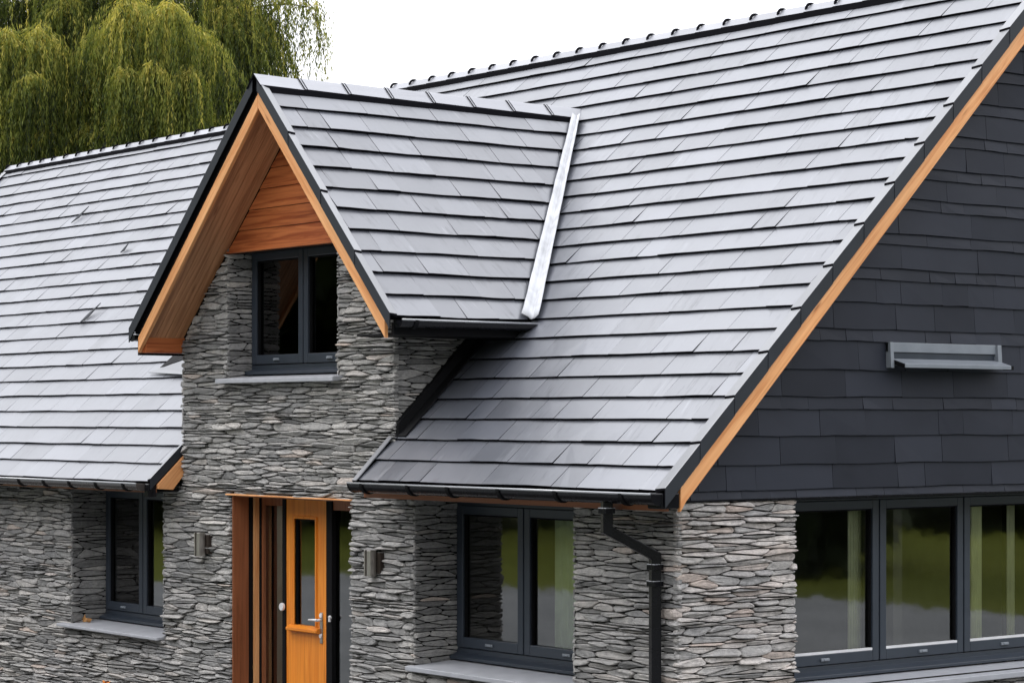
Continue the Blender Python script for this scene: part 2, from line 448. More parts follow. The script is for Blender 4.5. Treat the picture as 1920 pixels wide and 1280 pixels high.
# ------------------------------------------------------------------ ridge tiles
def uvq(n): return [(rng.random()*5 + i*.13, rng.random()*.1) for i in range(n)]
def ridge_tile(A, B, side, up, wing, drop, rad, parent, ring=True, ringr=.028, sides=True):
    """angle ridge from A to B; side = horizontal across; wings go down by 'drop' over 'wing'"""
    A, B, side, up = map(Vector, (A, B, side, up))
    d = (B-A).normalized(); mb = MB(); rn = rng.random()
    prof = [(-wing, -drop), (-wing*.62, -drop*.60), (-wing*.30, -drop*.24), (-wing*.12, -drop*.04), (0, .006), (wing*.12, -drop*.04), (wing*.30, -drop*.24), (wing*.62, -drop*.60), (wing, -drop)]
    def loop(p, k, dh): return [p + side*(x*k) + up*(z + dh) for x, z in prof]
    L1 = loop(A, 1, .004); L2 = loop(B, 1, 0)
    L1b = [p - up*.016 for p in L1]; L2b = [p - up*.016 for p in L2]
    a = [mb.pt(p) for p in L1]; b = [mb.pt(p) for p in L2]; a2 = [mb.pt(p) for p in L1b]; b2 = [mb.pt(p) for p in L2b]
    n = len(prof)
    for i in range(n-1):
        mb.idx((a[i], b[i], b[i+1], a[i+1]), 0, rn, [(i*.05+rn*7, 0), (i*.05+rn*7, .4), (i*.05+.05+rn*7, .4), (i*.05+.05+rn*7, 0)])
        mb.idx((a2[i+1], b2[i+1], b2[i], a2[i]), 1, rn, uvq(4))
        mb.idx((a[i+1], a2[i+1], a2[i], a[i]), 1, rn, uvq(4)); mb.idx((b[i], b2[i], b2[i+1], b[i+1]), 1, rn, uvq(4))
    mb.idx((a[0], a2[0], b2[0], b[0]), 1, rn, uvq(4)); mb.idx((b[-1], b2[-1], a2[-1], a[-1]), 1, rn, uvq(4))
    if ring:
        # raised roll at the joint
        steps = 11
        path = []
        for i in range(steps):
            t = i/(steps-1); ang = math.pi*(1-t)
            x = math.cos(ang)*wing*.62; z = -drop*.58 + math.sin(ang)*(drop*.58 + ringr)
            path.append(A + side*x + up*z - d*.006)
        mb2 = MB(); mb2.tube(path, .013, 6, 1, rn)
        off = len(mb.v)
        mb.v += mb2.v; mb.f += [[i+off for i in f] for f in mb2.f]; mb.m += mb2.m; mb.r += mb2.r; mb.u += [uvq(len(f)) for f in mb2.f]
    return hb(mb, 'ridge_tile', [M['ridge'], M['slate_edge']], parent)

# main ridge
def ridge_run(x0, x1, n, z, parent):
    st = (x1-x0)/n
    for i in range(n):
        ridge_tile(V(x0+i*st+.002, YR, z), V(x0+(i+1)*st-.003, YR, z), (0, 1, 0), (0, 0, 1), .098, .070, 0, parent, True, .015)
ridge_run(-8.66, XV+.02, 26, ZR+.004, main_roof)
ridge_run(XEND-.02, -8.70, 27, ZRL+.004, left_roof)
def ridge_strip(x0, x1, z, parent):
    mb = MB()
    for s in (-1, 1):
        mb.prism([V(x0, YR+s*.02, z-.03), V(x0, YR+s*.104, z-.074), V(x0, YR+s*.112, z-.125), V(x0, YR+s*.02, z-.06)], (x1-x0, 0, 0))
    return hb(mb, 'ridge_strip', M['slate_edge'], parent)
ridge_strip(-8.66, XV-.01, ZR, main_roof); ridge_strip(XEND+.01, -8.70, ZRL, left_roof)
# dormer ridge: plain angle tiles with a double line at each joint
nD = 8; ys = [YB - .012 + (yval_r(XA) - YB + .05)*i/nD for i in range(nD+1)]
for i in range(nD):
    ridge_tile(V(XA, ys[i]+.004, ZA+.006), V(XA, ys[i+1]-.006, ZA+.003), (1, 0, 0), (0, 0, 1), .108, .098, 0, dorm, False)
    if i:
        mb = MB()
        for k in range(2):
            yy = ys[i] - .010 + k*.028
            prof = [(-.109, -.093), (-.034, -.018), (0, .012), (.034, -.018), (.109, -.093)]
            P1 = [V(XA+x, yy, ZA+.006+z) for x, z in prof]; P2 = [V(XA+x, yy+.009, ZA+.006+z) for x, z in prof]
            for j in range(4): mb.face([P1[j], P2[j], P2[j+1], P1[j+1]], 0, .5, uvq(4))
        hb(mb, 'ridge_joint', M['slate_edge'], dorm)
mb = MB()
for s, t in ((-1, TDL), (1, TDR)):
    mb.prism([V(XA+s*.02, YB+.03, ZA-.04), V(XA+s*.114, YB+.03, ZA-.099), V(XA+s*.122, YB+.03, ZA-.155), V(XA+s*.02, YB+.03, ZA-.07)], (0, yval_r(XA)-YB-.02, 0))
hb(mb, 'ridge_strip', M['slate_edge'], dorm)

# ------------------------------------------------------------------ verge trims (dark angle units that step at every joint)
def verge(P, Vs, Nn, out, length, unit, parent, flange=.07, side=.120, name='verge_trim'):
    """P lower corner on the slate top line at the outer edge; Vs up the slope; out = outward horizontal"""
    P, Vs, Nn, out = map(Vector, (P, Vs, Nn, out)); v = 0
    n = max(1, round(length/unit)); un = length/n
    down = Vector((0, 0, -1))
    for i in range(n):
        v0 = i*un + .002; v1 = (i+1)*un - .001; rn = rng.random()
        h0, h1 = .030, .016                                # lower end stands proud of the unit below
        mb = MB(); th = .012
        for (va, vb, ha, hb_) in ((v0, v1, h0, h1),):
            a_in = P + Vs*va + Nn*(ha-.012) - out*flange; a_out = P + Vs*va + Nn*(ha) + out*.004*(1); 
            b_in = P + Vs*vb + Nn*(hb_-.012) - out*flange; b_out = P + Vs*vb + Nn*(hb_)
            al = a_out + down*(side+.02) ; bl = b_out + down*(side+.01)
            ring_a = [a_in, a_out, al, al - out*th, a_out - out*th + down*th*1.6, a_in + down*.03]
            ring_b = [b_in, b_out, bl, bl - out*th, b_out - out*th + down*th*1.6, b_in + down*.03]
            A = [mb.pt(p) for p in ring_a]; B = [mb.pt(p) for p in ring_b]
            k = len(A)
            for j in range(k):
                j2 = (j+1) % k
                u0 = rn*11 + j*.08
                mb.idx((A[j], A[j2], B[j2], B[j]), (0 if j == 0 else 2 if j == 1 else 1), rn, [(u0, 0), (u0+.07, 0), (u0+.07, un), (u0, un)])
            mb.idx(A[::-1], 1, rn, [(0, 0)]*k); mb.idx(B, 1, rn, [(0, 0)]*k)
        # joint gasket just under the lower end
        o = hb(mb, name, [M['trim'], M['slate_edge'], M['vergeside']], parent, bevel=.004, seg=2)
    return
Vm_ = Vm
verge(V(XV, YE-.005, ZE-.005), Vm, Nm, (1, 0, 0), LM, EXM*2, main_roof, .108)
verge(V(XV, YBK, ZE), V(0, -cs, sn), V(0, sn, cs), (1, 0, 0), LM, EXM*2, main_roof)
verge(V(XEND, YEL, ZEL), Vl, Nl, (-1, 0, 0), LL, EXL*2, left_roof)
verge(V(XDR, YB, ZDE), Vd, Nd, (0, -1, 0), LD-.03, EXD*3, dorm, .075, .11)
verge(V(XDL, YB, ZDE), V(cl_, 0, sl_), Nd2, (0, -1, 0), LDl-.03, EXD*12, dorm, .075, .11)
# short verge of the left roof against the bay
verge(V(XB0-.012, YEL, ZEL), Vl, Nl, (1, 0, 0), .46, .46, left_roof, .06, .09)
# metal edge strip at the left end of the right-hand eave
mb = MB()
a = Pm(XL0, YE-.02, .035); b = Pm(XL0, .0, .035)
mb.prism([a, a + V(-.012, 0, 0), a + V(-.012, 0, 0) - Nm*.12, a - Nm*.12], b - a, 1)
mb.prism([a + V(-.012, 0, .004), a + V(.045, 0, .004), a + V(.045, 0, .004) - Nm*.008, a + V(-.012, 0, .004) - Nm*.008], b - a, 0)
hb(mb, 'edge_strip', [M['trim'], M['gasket']], main_roof)

# ------------------------------------------------------------------ valley gutters in pale lead
def valley_strip(fx, Na, Nb, x0, x1, wa, wb, name, parent):
    mb = MB(); n = 30
    rows = []
    for i in range(n+1):
        t = i/n; x = x0 + (x1-x0)*t
        p = fx(x)
        wob = .007*math.sin(i*1.3) + rng.uniform(-.005, .005)
        k = .62 + .38*t
        rows.append([p + wa*k*(1+wob*3) + Na*.034 + Vector((0, 0, rng.uniform(-.004, .004))), p + wa*k*.5 + Na*(.028+wob), p + (Na+Nb)*.010 + Vector((0, 0, wob)), p + wb*k*.5 + Nb*(.030-wob), p + wb*k*(1-wob*3) + Nb*.036])
    ids = [[mb.pt(q) for q in r] for r in rows]
    for A, B in zip(ids, ids[1:]):
        for j in range(4): mb.idx((A[j], A[j+1], B[j+1], B[j]), 0, .5)
    o = hb(mb, name, M['lead'], parent, smooth=True)
    s = o.modifiers.new('Solidify', 'SOLIDIFY'); s.thickness = .006
    return o
vdir = (V(XDR, yval_r(XDR), ZDE) - V(XA, yval_r(XA), ZA)).normalized()
wa = -(vdir.cross(Nd)).normalized(); wb = -wa
wa_d = Nd.cross(vdir).normalized()
if wa_d.y > 0: wa_d = -wa_d
wb_m = Nm.cross(vdir).normalized()
if wb_m.x < 0: wb_m = -wb_m
valley_strip(lambda x: V(x, yval_r(x), ZA - TDR*(x-XA)), Nd, Nm, XA+.10, XDR+.02, wa_d*.105, wb_m*.10, 'valley_flashing', dorm)

# ------------------------------------------------------------------ timber of the right-hand gable
def Lg(y): return zmain(y) if y <= YR else ZR - (y - YR)*T
mb = MB()
ya, yb = YE+.13, YBK-.13
top, bot = .110, .255
def gable_board(x, t, top, bot, mbx, m=0):
    for side in (0, 1):
        f = (lambda y: y) if not side else (lambda y: 2*YR - y)
        pts = [V(x, f(ya), Lg(ya)-top), V(x, f(ya), Lg(ya)-bot-.02), V(x, f(ya+.05), Lg(ya+.05)-bot), V(x, f(YR), Lg(YR)-bot), V(x, f(YR), Lg(YR)-top)]
        if side: pts = pts[::-1]
        mbx.prism(pts, (-t, 0, 0), m, .4+.3*side)
for side in (0, 1):
    mb = MB(); f = (lambda y: y) if not side else (lambda y: 2*YR - y); x = XV - .012
    pts = [V(x, f(ya), Lg(ya)-top), V(x, f(ya), Lg(ya)-bot-.02), V(x, f(ya+.05), Lg(ya+.05)-bot), V(x, f(YR-.001), Lg(YR)-bot), V(x, f(YR-.001), Lg(YR)-top)]
    mb.prism(pts, (-.035, 0, 0), 0, .55)
    hb(mb, 'barge_board', M['barge'], None, bevel=.004, axis=(0, cs, sn if not side else -sn))
# sloping soffit behind it
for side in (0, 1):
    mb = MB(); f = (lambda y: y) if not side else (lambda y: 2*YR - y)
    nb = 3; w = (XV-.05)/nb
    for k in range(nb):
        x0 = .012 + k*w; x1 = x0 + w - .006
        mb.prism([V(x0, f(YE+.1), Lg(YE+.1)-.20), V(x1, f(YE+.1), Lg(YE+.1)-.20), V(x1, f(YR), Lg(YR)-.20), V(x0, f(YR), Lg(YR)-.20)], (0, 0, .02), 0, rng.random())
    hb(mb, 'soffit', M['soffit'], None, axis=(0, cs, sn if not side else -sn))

# eave soffits and fascias
def eave(x0, x1, xs1, yeave, zeave, dep):
    mb = MB(); mb.box(x0, x1, yeave+.035, yeave+.058, zeave-dep, zeave-.045, 0, .5)
    hb(mb, 'fascia', M['copper'], None, bevel=.003, axis=(1, 0, 0))
    mb = MB()
    y0, y1 = yeave+.058, -.002
    mb.box(x0, xs1, y0, y1, zeave-dep+.008, zeave-dep+.024, 0, .5)
    hb(mb, 'soffit', M['gasket'], None, axis=(1, 0, 0))  # black colour stands in for the shade under the eaves
eave(XL0+.06, XV-.05, -.03, YE, ZE, .142)
eave(XEND+.05, XB0-.025, XB0-.04, YEL, ZEL, .108)
# end board of the left eave
mb = MB()
mb.prism([V(XB0-.022, -.275, 2.215), V(XB0-.022, -.12, 2.205), V(XB0-.022, -.002, 2.345), V(XB0-.022, -.002, 2.515), V(XB0-.022, -.275, 2.255)], (.03, 0, 0), 0, .5)
hb(mb, 'barge_board', M['barge'], None, bevel=.003, axis=(0, cl, sl))

# ------------------------------------------------------------------ gutters
def gutter(A, B, out, rad, mat, brackets, parent_name='gutter', endcap=True, rim=True):
    A, B, out = map(Vector, (A, B, out)); d = (B-A); Ln = d.length; d.normalize(); up = V(0, 0, 1)
    mb = MB(); n = 12
    def prof(p, r): return [p + out*(-math.cos(math.pi*i/n)*r) - up*(math.sin(math.pi*i/n)*r*1.02) for i in range(n+1)]
    r2 = rad - .006
    a, b, c, e = (  [mb.pt(q) for q in prof(A, rad)], [mb.pt(q) for q in prof(B, rad)], [mb.pt(q) for q in prof(A, r2)], [mb.pt(q) for q in prof(B, r2)])
    for i in range(n):
        mb.idx((a[i], b[i], b[i+1], a[i+1])); mb.idx((c[i+1], e[i+1], e[i], c[i]))
    for k in (0, n): mb.idx((a[k], c[k], e[k], b[k]))
    if endcap:
        for p in (A, B):
            q = prof(p + d*(.004 if p is B else -.004), rad+.004)
            mb.prism(q, d*.008)
    o = hb(mb, 'gutter', mat, None, smooth=False)
    mod = o.modifiers.new('es', 'EDGE_SPLIT'); mod.split_angle = R(40)
    o.data.polygons.foreach_set('use_smooth', [True]*len(o.data.polygons))
    # rolled front rim
    mb = MB(); mb.tube([A + out*rad + up*.002, B + out*rad + up*.002], .0085, 8)
    hb(mb, 'gutter_rim', M['gutterrim'] if 'gutterrim' in M else mat, o, smooth=True)
    for s in brackets:
        p = A + d*s; mb = MB()
        P1 = prof(p, rad+.010); P2 = prof(p + d*.035, rad+.010); P3 = prof(p, rad-.002); P4 = prof(p + d*.035, rad-.002)
        i1, i2, i3, i4 = ([mb.pt(q) for q in Z] for Z in (P1, P2, P3, P4))
        for i in range(n):
            mb.idx((i1[i], i2[i], i2[i+1], i1[i+1])); mb.idx((i1[i+1], i3[i+1], i3[i], i1[i])); mb.idx((i2[i], i4[i], i4[i+1], i2[i+1]))
        hb(mb, 'gutter_bracket', M['gasket'], o)
    return o
M['gutterrim'] = plain_mat('gutter_rim', (.30, .31, .33), .16, bmp=.01, ior=2.2)  # pale colour paints in the highlight along the gutter lip
gy = YE - .058
xg0 = -3.30
g = gutter((xg0, gy, 2.343), (XV-.03, gy, 2.343), (0, -1, 0), .072, M['black'], [x-xg0 for x in (-3.128, -2.519, -2.013, -1.403, -.756, -.057)])
gyl = YEL - .052
g2 = gutter((XEND+.1, gyl, 2.262), (XB0-.10, gyl, 2.262), (0, -1, 0), .062, M['gutterbrown'], [x-XEND-.1 for x in [-9.062+.52*k for k in range(-12, 5)]])
# dark stop between the gutter and the barge
mb = MB(); mb.box(.13, XV-.015, YE-.04, YE+.125, 2.245, 2.352)
hb(mb, 'gutter_stop', M['black'], g, bevel=.01)
mb = MB(); mb.box(XB0-.10, XB0-.024, YEL-.03, YEL+.06, 2.14, 2.262)
hb(mb, 'gutter_stop', M['black'], g2, bevel=.01)
# dormer side gutter
xdg = XDR + .045
g3 = gutter((xdg, YB+.06, ZDE-.035), (xdg, yval_r(XDR)+.03, ZDE-.035), (1, 0, 0), .055, M['black'], [.12])
gutter((XDL-.045, YB+.05, ZDE-.035), (XDL-.045, yval_l(XDL)+.03, ZDE-.035), (-1, 0, 0), .055, M['black'], [.15])
mb = MB(); mb.box(XDR-.06, XDR-.03, YB+.07, yval_r(XDR), ZDE-.145, ZDE-.05)
mb.box(XB1+.03, XDR-.06, YB+.07, .95, ZDE-.145, ZDE-.13)
hb(mb, 'fascia', M['gasket'], None)  # black paints in the shadow below the dormer gutter

# downpipe ----------------------------------------------------------------------
mb = MB()
def sqpipe(mb, path, w):
    path = [Vector(p) for p in path]; Zv = V(0, 0, 1)
    h = path[2] - path[1]; h.z = 0; h.normalize(); side = h.cross(Zv); rings = []
    for i, p in enumerate(path):
        d1 = (p - path[i-1]).normalized() if i else (path[1]-p).normalized()
        d2 = (path[i+1] - p).normalized() if i < len(path)-1 else d1
        n1, n2 = d1.cross(side), d2.cross(side); b_ = (n1+n2).normalized(); b_ /= max(.4, b_.dot(n1))
        rings.append([mb.pt(p + side*(sx*w/2) + b_*(sy*w/2)) for sx, sy in ((-1,-1),(1,-1),(1,1),(-1,1))])
    for A, B in zip(rings, rings[1:]):
        for k in range(4): mb.idx((A[k], A[(k+1)%4], B[(k+1)%4], B[k]))
    mb.idx(rings[0]); mb.idx(rings[-1][::-1])
sqpipe(mb, [(-.265, gy, 2.29), (-.265, gy, 2.09), (-.135, -.085, 1.905), (-.135, -.085, .06)], .070)
pipe = hb(mb, 'downpipe', M['black'], None, bevel=.006)
for (x, y, z) in ((-.265, gy, 2.235), (-.135, -.085, 1.845), (-.135, -.085, 1.73), (-.135, -.085, .96), (-.135, -.085, .3)):
    mb = MB(); mb.box(x-.042, x+.042, y-.042, y+.042, z-.035, z+.0)
    mb.box(x-.043, x+.043, y-.043, y+.043, z, z+.006, 1)
    hb(mb, 'pipe_collar', [M['black'], M['gutterrim']], pipe, bevel=.003)

# ------------------------------------------------------------------ stone walls, built stone by stone
def clip(poly, nx, ny, c):
    out = []; n = len(poly)
    for i in range(n):
        p, q = poly[i], poly[(i+1) % n]
        a = nx*p[0] + ny*p[1] - c; b = nx*q[0] + ny*q[1] - c
        if a <= 0: out.append(p)
        if (a < 0 < b) or (b < 0 < a):
            t = a/(a-b); out.append((p[0] + (q[0]-p[0])*t, p[1] + (q[1]-p[1])*t))
    return out
def area(p): return .5*sum(p[i][0]*p[(i+1)%len(p)][1] - p[(i+1)%len(p)][0]*p[i][1] for i in range(len(p)))
def stones(mb, O, U, Nn, u0, u1, v0, v1, clips=(), holes=(), du=.24, dv=.041, depth=(.008, .044), seed=1, dark=0.0):
    """one mesh of interlocking flat stones on the plane O + U*u + z*v"""
    r = random.Random(seed); O, U, Nn = map(Vector, (O, U, Nn)); Z = V(0, 0, 1)
    seeds = []; nc = int((u1-u0)/du) + 4
    edges = [v0 - 6*dv]
    while edges[-1] < v1 + 4*dv: edges.append(edges[-1] + dv*r.choice((.55, .7, .85, 1, 1, 1.15, 1.35, 1.7)))
    j0 = sum(1 for e in edges if e < v0) - 1; nr = len(edges) - j0 - 2
    def VY(y):
        y = min(max(y + j0, 0), len(edges)-1.001); i = int(y); return edges[i] + (edges[i+1]-edges[i])*(y-i)
    for j in range(-1, nr):
        ro = r.uniform(0, 1)
        for i in range(-2, nc):
            if r.random() < .24: continue
            seeds.append((i + ro + r.uniform(-.34, .34), j + .5 + r.uniform(-.33, .33)))
    grid = {}
    for k, s in enumerate(seeds): grid.setdefault((math.floor(s[0]), math.floor(s[1])), []).append(k)
    for k, (sx, sy) in enumerate(seeds):
        poly = [(sx-1.6, sy-1.6), (sx+1.6, sy-1.6), (sx+1.6, sy+1.6), (sx-1.6, sy+1.6)]
        gx, gy_ = math.floor(sx), math.floor(sy)
        nb = []
        for dx in range(-3, 4):
            for dy in range(-3, 4):
                for q in grid.get((gx+dx, gy_+dy), ()):
                    if q != k:
                        qx, qy = seeds[q]; nb.append(((qx-sx)**2 + (qy-sy)**2, qx, qy))
        nb.sort()
        for d2, qx, qy in nb[:22]:
            nx, ny = qx-sx, qy-sy
            poly = clip(poly, nx, ny, nx*(sx+qx)/2 + ny*(sy+qy)/2)
        P = [(u0 + x*du, VY(y)) for x, y in poly]
        cx = sum(p[0] for p in P)/len(P); cy = sum(p[1] for p in P)/len(P)
        for nx, ny, c in ((-1, 0, -u0), (1, 0, u1), (0, -1, -v0), (0, 1, v1)) + tuple(clips): P = clip(P, nx, ny, c) if P else P
        if len(P) < 3: continue
        dead = False
        for (h0, h1, g0, g1) in holes:
            if h0 < cx < h1 and g0 < cy < g1:
                # keep only the bigger sliver that sticks out, if any
                best = []
                for nx, ny, c in ((1, 0, h0), (-1, 0, -h1), (0, 1, g0), (0, -1, -g1)):
                    Q = clip(P, nx, ny, c)
                    if len(Q) >= 3 and area(Q) > (area(best) if len(best) > 2 else 0): best = Q
                P = best
            else:
                ov = clip(clip(clip(clip(P, 1, 0, h1), -1, 0, -h0), 0, 1, g1), 0, -1, -g0) if P else []
                if len(ov) >= 3 and area(ov) > 1e-7:
                    ox = [(h0-cx, (1, 0, h0)), (cx-h1, (-1, 0, -h1)), ((g0-cy)*4, (0, 1, g0)), ((cy-g1)*4, (0, -1, -g1))]
                    ox.sort(key=lambda t: -t[0]); P = clip(P, *ox[0][1])
            if len(P) < 3: dead = True; break
        if dead or area(P) < 1.2e-4: continue
        g = r.uniform(.0018, .0048)
        Q = P
        n = len(P)
        for i in range(n):
            a, b = P[i], P[(i+1) % n]
            ex, ey = b[0]-a[0], b[1]-a[1]; l = math.hypot(ex, ey)
            if l < 1e-6: continue
            nx, ny = ey/l, -ex/l
            Q = clip(Q, nx, ny, nx*a[0] + ny*a[1] - g)
            if len(Q) < 3: break
        if len(Q) < 3 or area(Q) < 8e-5: continue
        # soften: cut corners once, add wobble
        S = []
        n = len(Q)
        for i in range(n):
            a, b = Q[i], Q[(i+1) % n]; l = math.hypot(b[0]-a[0], b[1]-a[1])
            if l < .004: S.append(((a[0]+b[0])/2, (a[1]+b[1])/2)); continue
            k1 = min(.30, .014/l + .05)
            S.append((a[0] + (b[0]-a[0])*k1, a[1] + (b[1]-a[1])*k1))
            if l > .09: 
                w = r.uniform(-.0035, .0025)
                S.append(((a[0]+b[0])/2 + (b[1]-a[1])/l*w, (a[1]+b[1])/2 - (b[0]-a[0])/l*w))
            S.append((a[0] + (b[0]-a[0])*(1-k1), a[1] + (b[1]-a[1])*(1-k1)))
        cx = sum(p[0] for p in S)/len(S); cy = sum(p[1] for p in S)/len(S)
        hw = max(abs(p[0]-cx) for p in S); hh = max(abs(p[1]-cy) for p in S)
        D = r.uniform(*depth); tu = r.uniform(-.35, .35)*D; tv = r.uniform(-.3, .45)*D
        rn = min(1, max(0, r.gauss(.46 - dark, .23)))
        def ring(ku, kv, d, wob):
            out = []
            for (x, y) in S:
                xx, yy = cx + (x-cx)*ku, cy + (y-cy)*kv
                dd = d + (tu*(x-cx)/max(hw, .01) - tv*(y-cy)/max(hh, .01))*(d/D) + r.uniform(-wob, wob)
                out.append(mb.pt(O + U*xx + Z*yy + Nn*max(dd, -.02)))
            return out
        su = max(.5, 1 - .010/hw); sv = max(.6, 1 - .0042/hh); su2 = max(.3, 1-.03/hw)
        R0 = ring(1, 1, -.012, 0); R1 = ring(1, 1, D*.80, .002); R2 = ring(su, sv, D, .002); R3 = ring(su2, sv*.55, D*1.02, .004)
        m = len(S)
        for A, B in ((R0, R1), (R1, R2), (R2, R3)):
            for i in range(m): mb.idx((A[i], A[(i+1)%m], B[(i+1)%m], B[i]), 0, rn)
        mb.idx(R3, 0, rn)

# openings
LW = (-8.757, -6.966, .838, 2.185)      # left window
DR = (-5.785, -3.939, -.1, 2.180)      # door
MW = (-3.049, -1.084, .897, 2.232)     # middle window
DW = (-5.845, -4.118, 3.188, 4.330)    # dormer window
PB = 4.315                             # bottom of the timber panel
ZT = 2.15
mb = MB()
X = V(1, 0, 0)
# backing wall with openings, as boxes
def wallboxes(mb, rects, y0, y1):
    for x0, x1, z0, z1 in rects: mb.box(x0, x1, y0, y1, z0, z1, 1)
bk0, bk1 = .004, .34
wallboxes(mb, [(XEND+.35, LW[0], 0, 2.2), (LW[0], LW[1], 0, LW[2]), (LW[1], DR[0], 0, 2.2), (XB0, DR[0], 2.16, 3.2), (DR[0], DR[1], DR[3], 3.2), (DR[1], MW[0], 0, 2.16), (DR[1], XB1-.001, 2.16, 3.2),
               (MW[0], MW[1], 0, MW[2]), (MW[1], -.004, 0, 2.235)], bk0, .20)
wallboxes(mb, [(XB0, DW[0], 3.2, 4.0), (DW[1], XB1-.001, 3.2, 4.0), (DW[0], DW[1], 3.2, DW[2])], bk0, .20)
mb.prism([V(DW[0], bk0, 4.0), V(DW[0], bk0, 4.62), V(XB0, bk0, 4.0-.05), V(XB0, bk0, 4.0-.06)], (0, .196, 0), 1)
stones(mb, (0, 0, 0), X, (0, -1, 0), XEND+.35, .035, 0, 2.235, holes=[LW, DR, MW], seed=4, du=.255, dv=.0305)
# bay, up to the sloping soffit
def up(xa, za, t, sgn): # line z <= za - t*|x-xa|
    return (sgn*t, 1, za + sgn*t*xa)
stones(mb, (0, 0, 0), X, (0, -1, 0), XB0, XB1+.035, 2.235, 4.62, clips=[up(XA, ZA-.27, TDL, -1), up(XA, ZA-.27, TDR, 1)],
       holes=[DW, (-9, 0, PB, 6)], seed=5, du=.255, dv=.0310)
front = hb(mb, 'stone_wall', [M['stone'], M['mortar']], None, smooth=False)
# gable wall
mb = MB()
G0, G1 = 1.133, 6.47; GS = .90
mb.box(-.20, -.004, .22, G0, 0, 2.28, 1); mb.box(-.20, -.004, G0, G1, 0, GS, 1); mb.box(-.20, -.004, G1, 7.6, 0, 2.28, 1)
stones(mb, (0, 0, 0), (0, 1, 0), X, -.030, G0, 0, 2.285, seed=9, du=.245, dv=.035, dark=-.36)
stones(mb, (0, 0, 0), (0, 1, 0), X, G0, G1, 0, GS-.02, seed=10, du=.225, dv=.037, dark=-.06)
stones(mb, (0, 0, 0), (0, 1, 0), X, G1, 7.63, 0, 2.285, seed=11, du=.24, dv=.046)
hb(mb, 'stone_wall', [M['stone'], M['mortar']], None, smooth=False)
# cheek of the bay above the roof
mb = MB()
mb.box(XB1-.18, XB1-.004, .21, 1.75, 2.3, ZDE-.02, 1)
stones(mb, (XB1, 0, 0), (0, 1, 0), X, -.02, 1.5, 2.3, ZDE-.1, clips=[(T, -1, -(ZE - YE*T) + .10)], seed=12, du=.24, dv=.037, dark=.30, depth=(.006, .022))  # darker stone colour stands in for shade on the cheek
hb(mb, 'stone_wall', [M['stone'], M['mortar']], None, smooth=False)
mb = MB(); mb.box(XB0+.004, XB0+.18, .21, 1.75, 2.3, ZDE-.02, 1)
stones(mb, (XB0, 0, 0), (0, 1, 0), (-1, 0, 0), -.02, 1.5, 2.25, ZDE-.1, clips=[(TL, -1, -(ZEL - YEL*TL) + .0)], seed=13, du=.3, dv=.05)
hb(mb, 'stone_wall', [M['stone'], M['mortar']], None, smooth=False)
# window reveals
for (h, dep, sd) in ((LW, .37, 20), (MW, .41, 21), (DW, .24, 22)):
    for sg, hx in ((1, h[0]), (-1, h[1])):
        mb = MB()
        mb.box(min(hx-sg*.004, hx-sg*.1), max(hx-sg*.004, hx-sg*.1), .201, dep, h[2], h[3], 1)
        stones(mb, (hx+sg*.002, 0, 0), (0, 1, 0), (sg, 0, 0), -.024, dep, h[2], h[3]+.02, seed=sd+sg, du=.26, dv=.037, depth=(.006, .018), dark=.26)  # darker stones paint in the shade of the recess
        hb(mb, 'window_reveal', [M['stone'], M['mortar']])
    mb = MB(); mb.box(h[0], h[1], .205, dep, h[3]+.004, h[3]+.06); hb(mb, 'window_head', M['mortar'])
# hidden outer walls
mb = MB(); mb.box(XEND+.35, XEND+.55, .2, 7.4, 0, 2.2); mb.box(XEND+.35, 0, 7.4, 7.6, 0, 2.25)
mb.prism([V(XEND+.35, .2, 2.2), V(XEND+.35, 7.4, 2.2), V(XEND+.35, YR, ZRL-.3)], (.2, 0, 0))
hb(mb, 'rear_wall', M['mortar'])

# black flashing where the right-hand roof meets the bay
mb = MB()
a = Pm(XB1+.062, -.01, .02); b = Pm(XB1+.062, 1.22, .02)
mb.prism([a, a + V(0, 0, .11), a + V(-.08, 0, .11), a + V(-.08, 0, 0)], b-a)
mb.prism([a + Nm*.012, a + V(.10, 0, 0) + Nm*.012, a + V(.10, 0, 0) - Nm*.0, a], b-a)
hb(mb, 'cheek_flashing', M['gasket'])
# turned-up flashing where the left roof meets the bay
mb = MB()
mb.prism([Pl(-8.242, .936, .04), Pl(-8.33, .742, .034), Pl(-8.22, .742, .036), Pl(-7.60, .84, .10), Pl(-7.60, .936, .10)], Nl*.012)
hb(mb, 'roof_flashing', M['gasket'], left_roof)
mb = MB()
mb.prism([Pl(-8.50, .70, .032), Pl(-8.30, .742, .040), Pl(-8.0, .79, .072), Pl(-7.6, .84, .098), Pl(-7.6, .66, .034)], Nl*.006)
hb(mb, 'roof_flashing', M['trim'], left_roof)

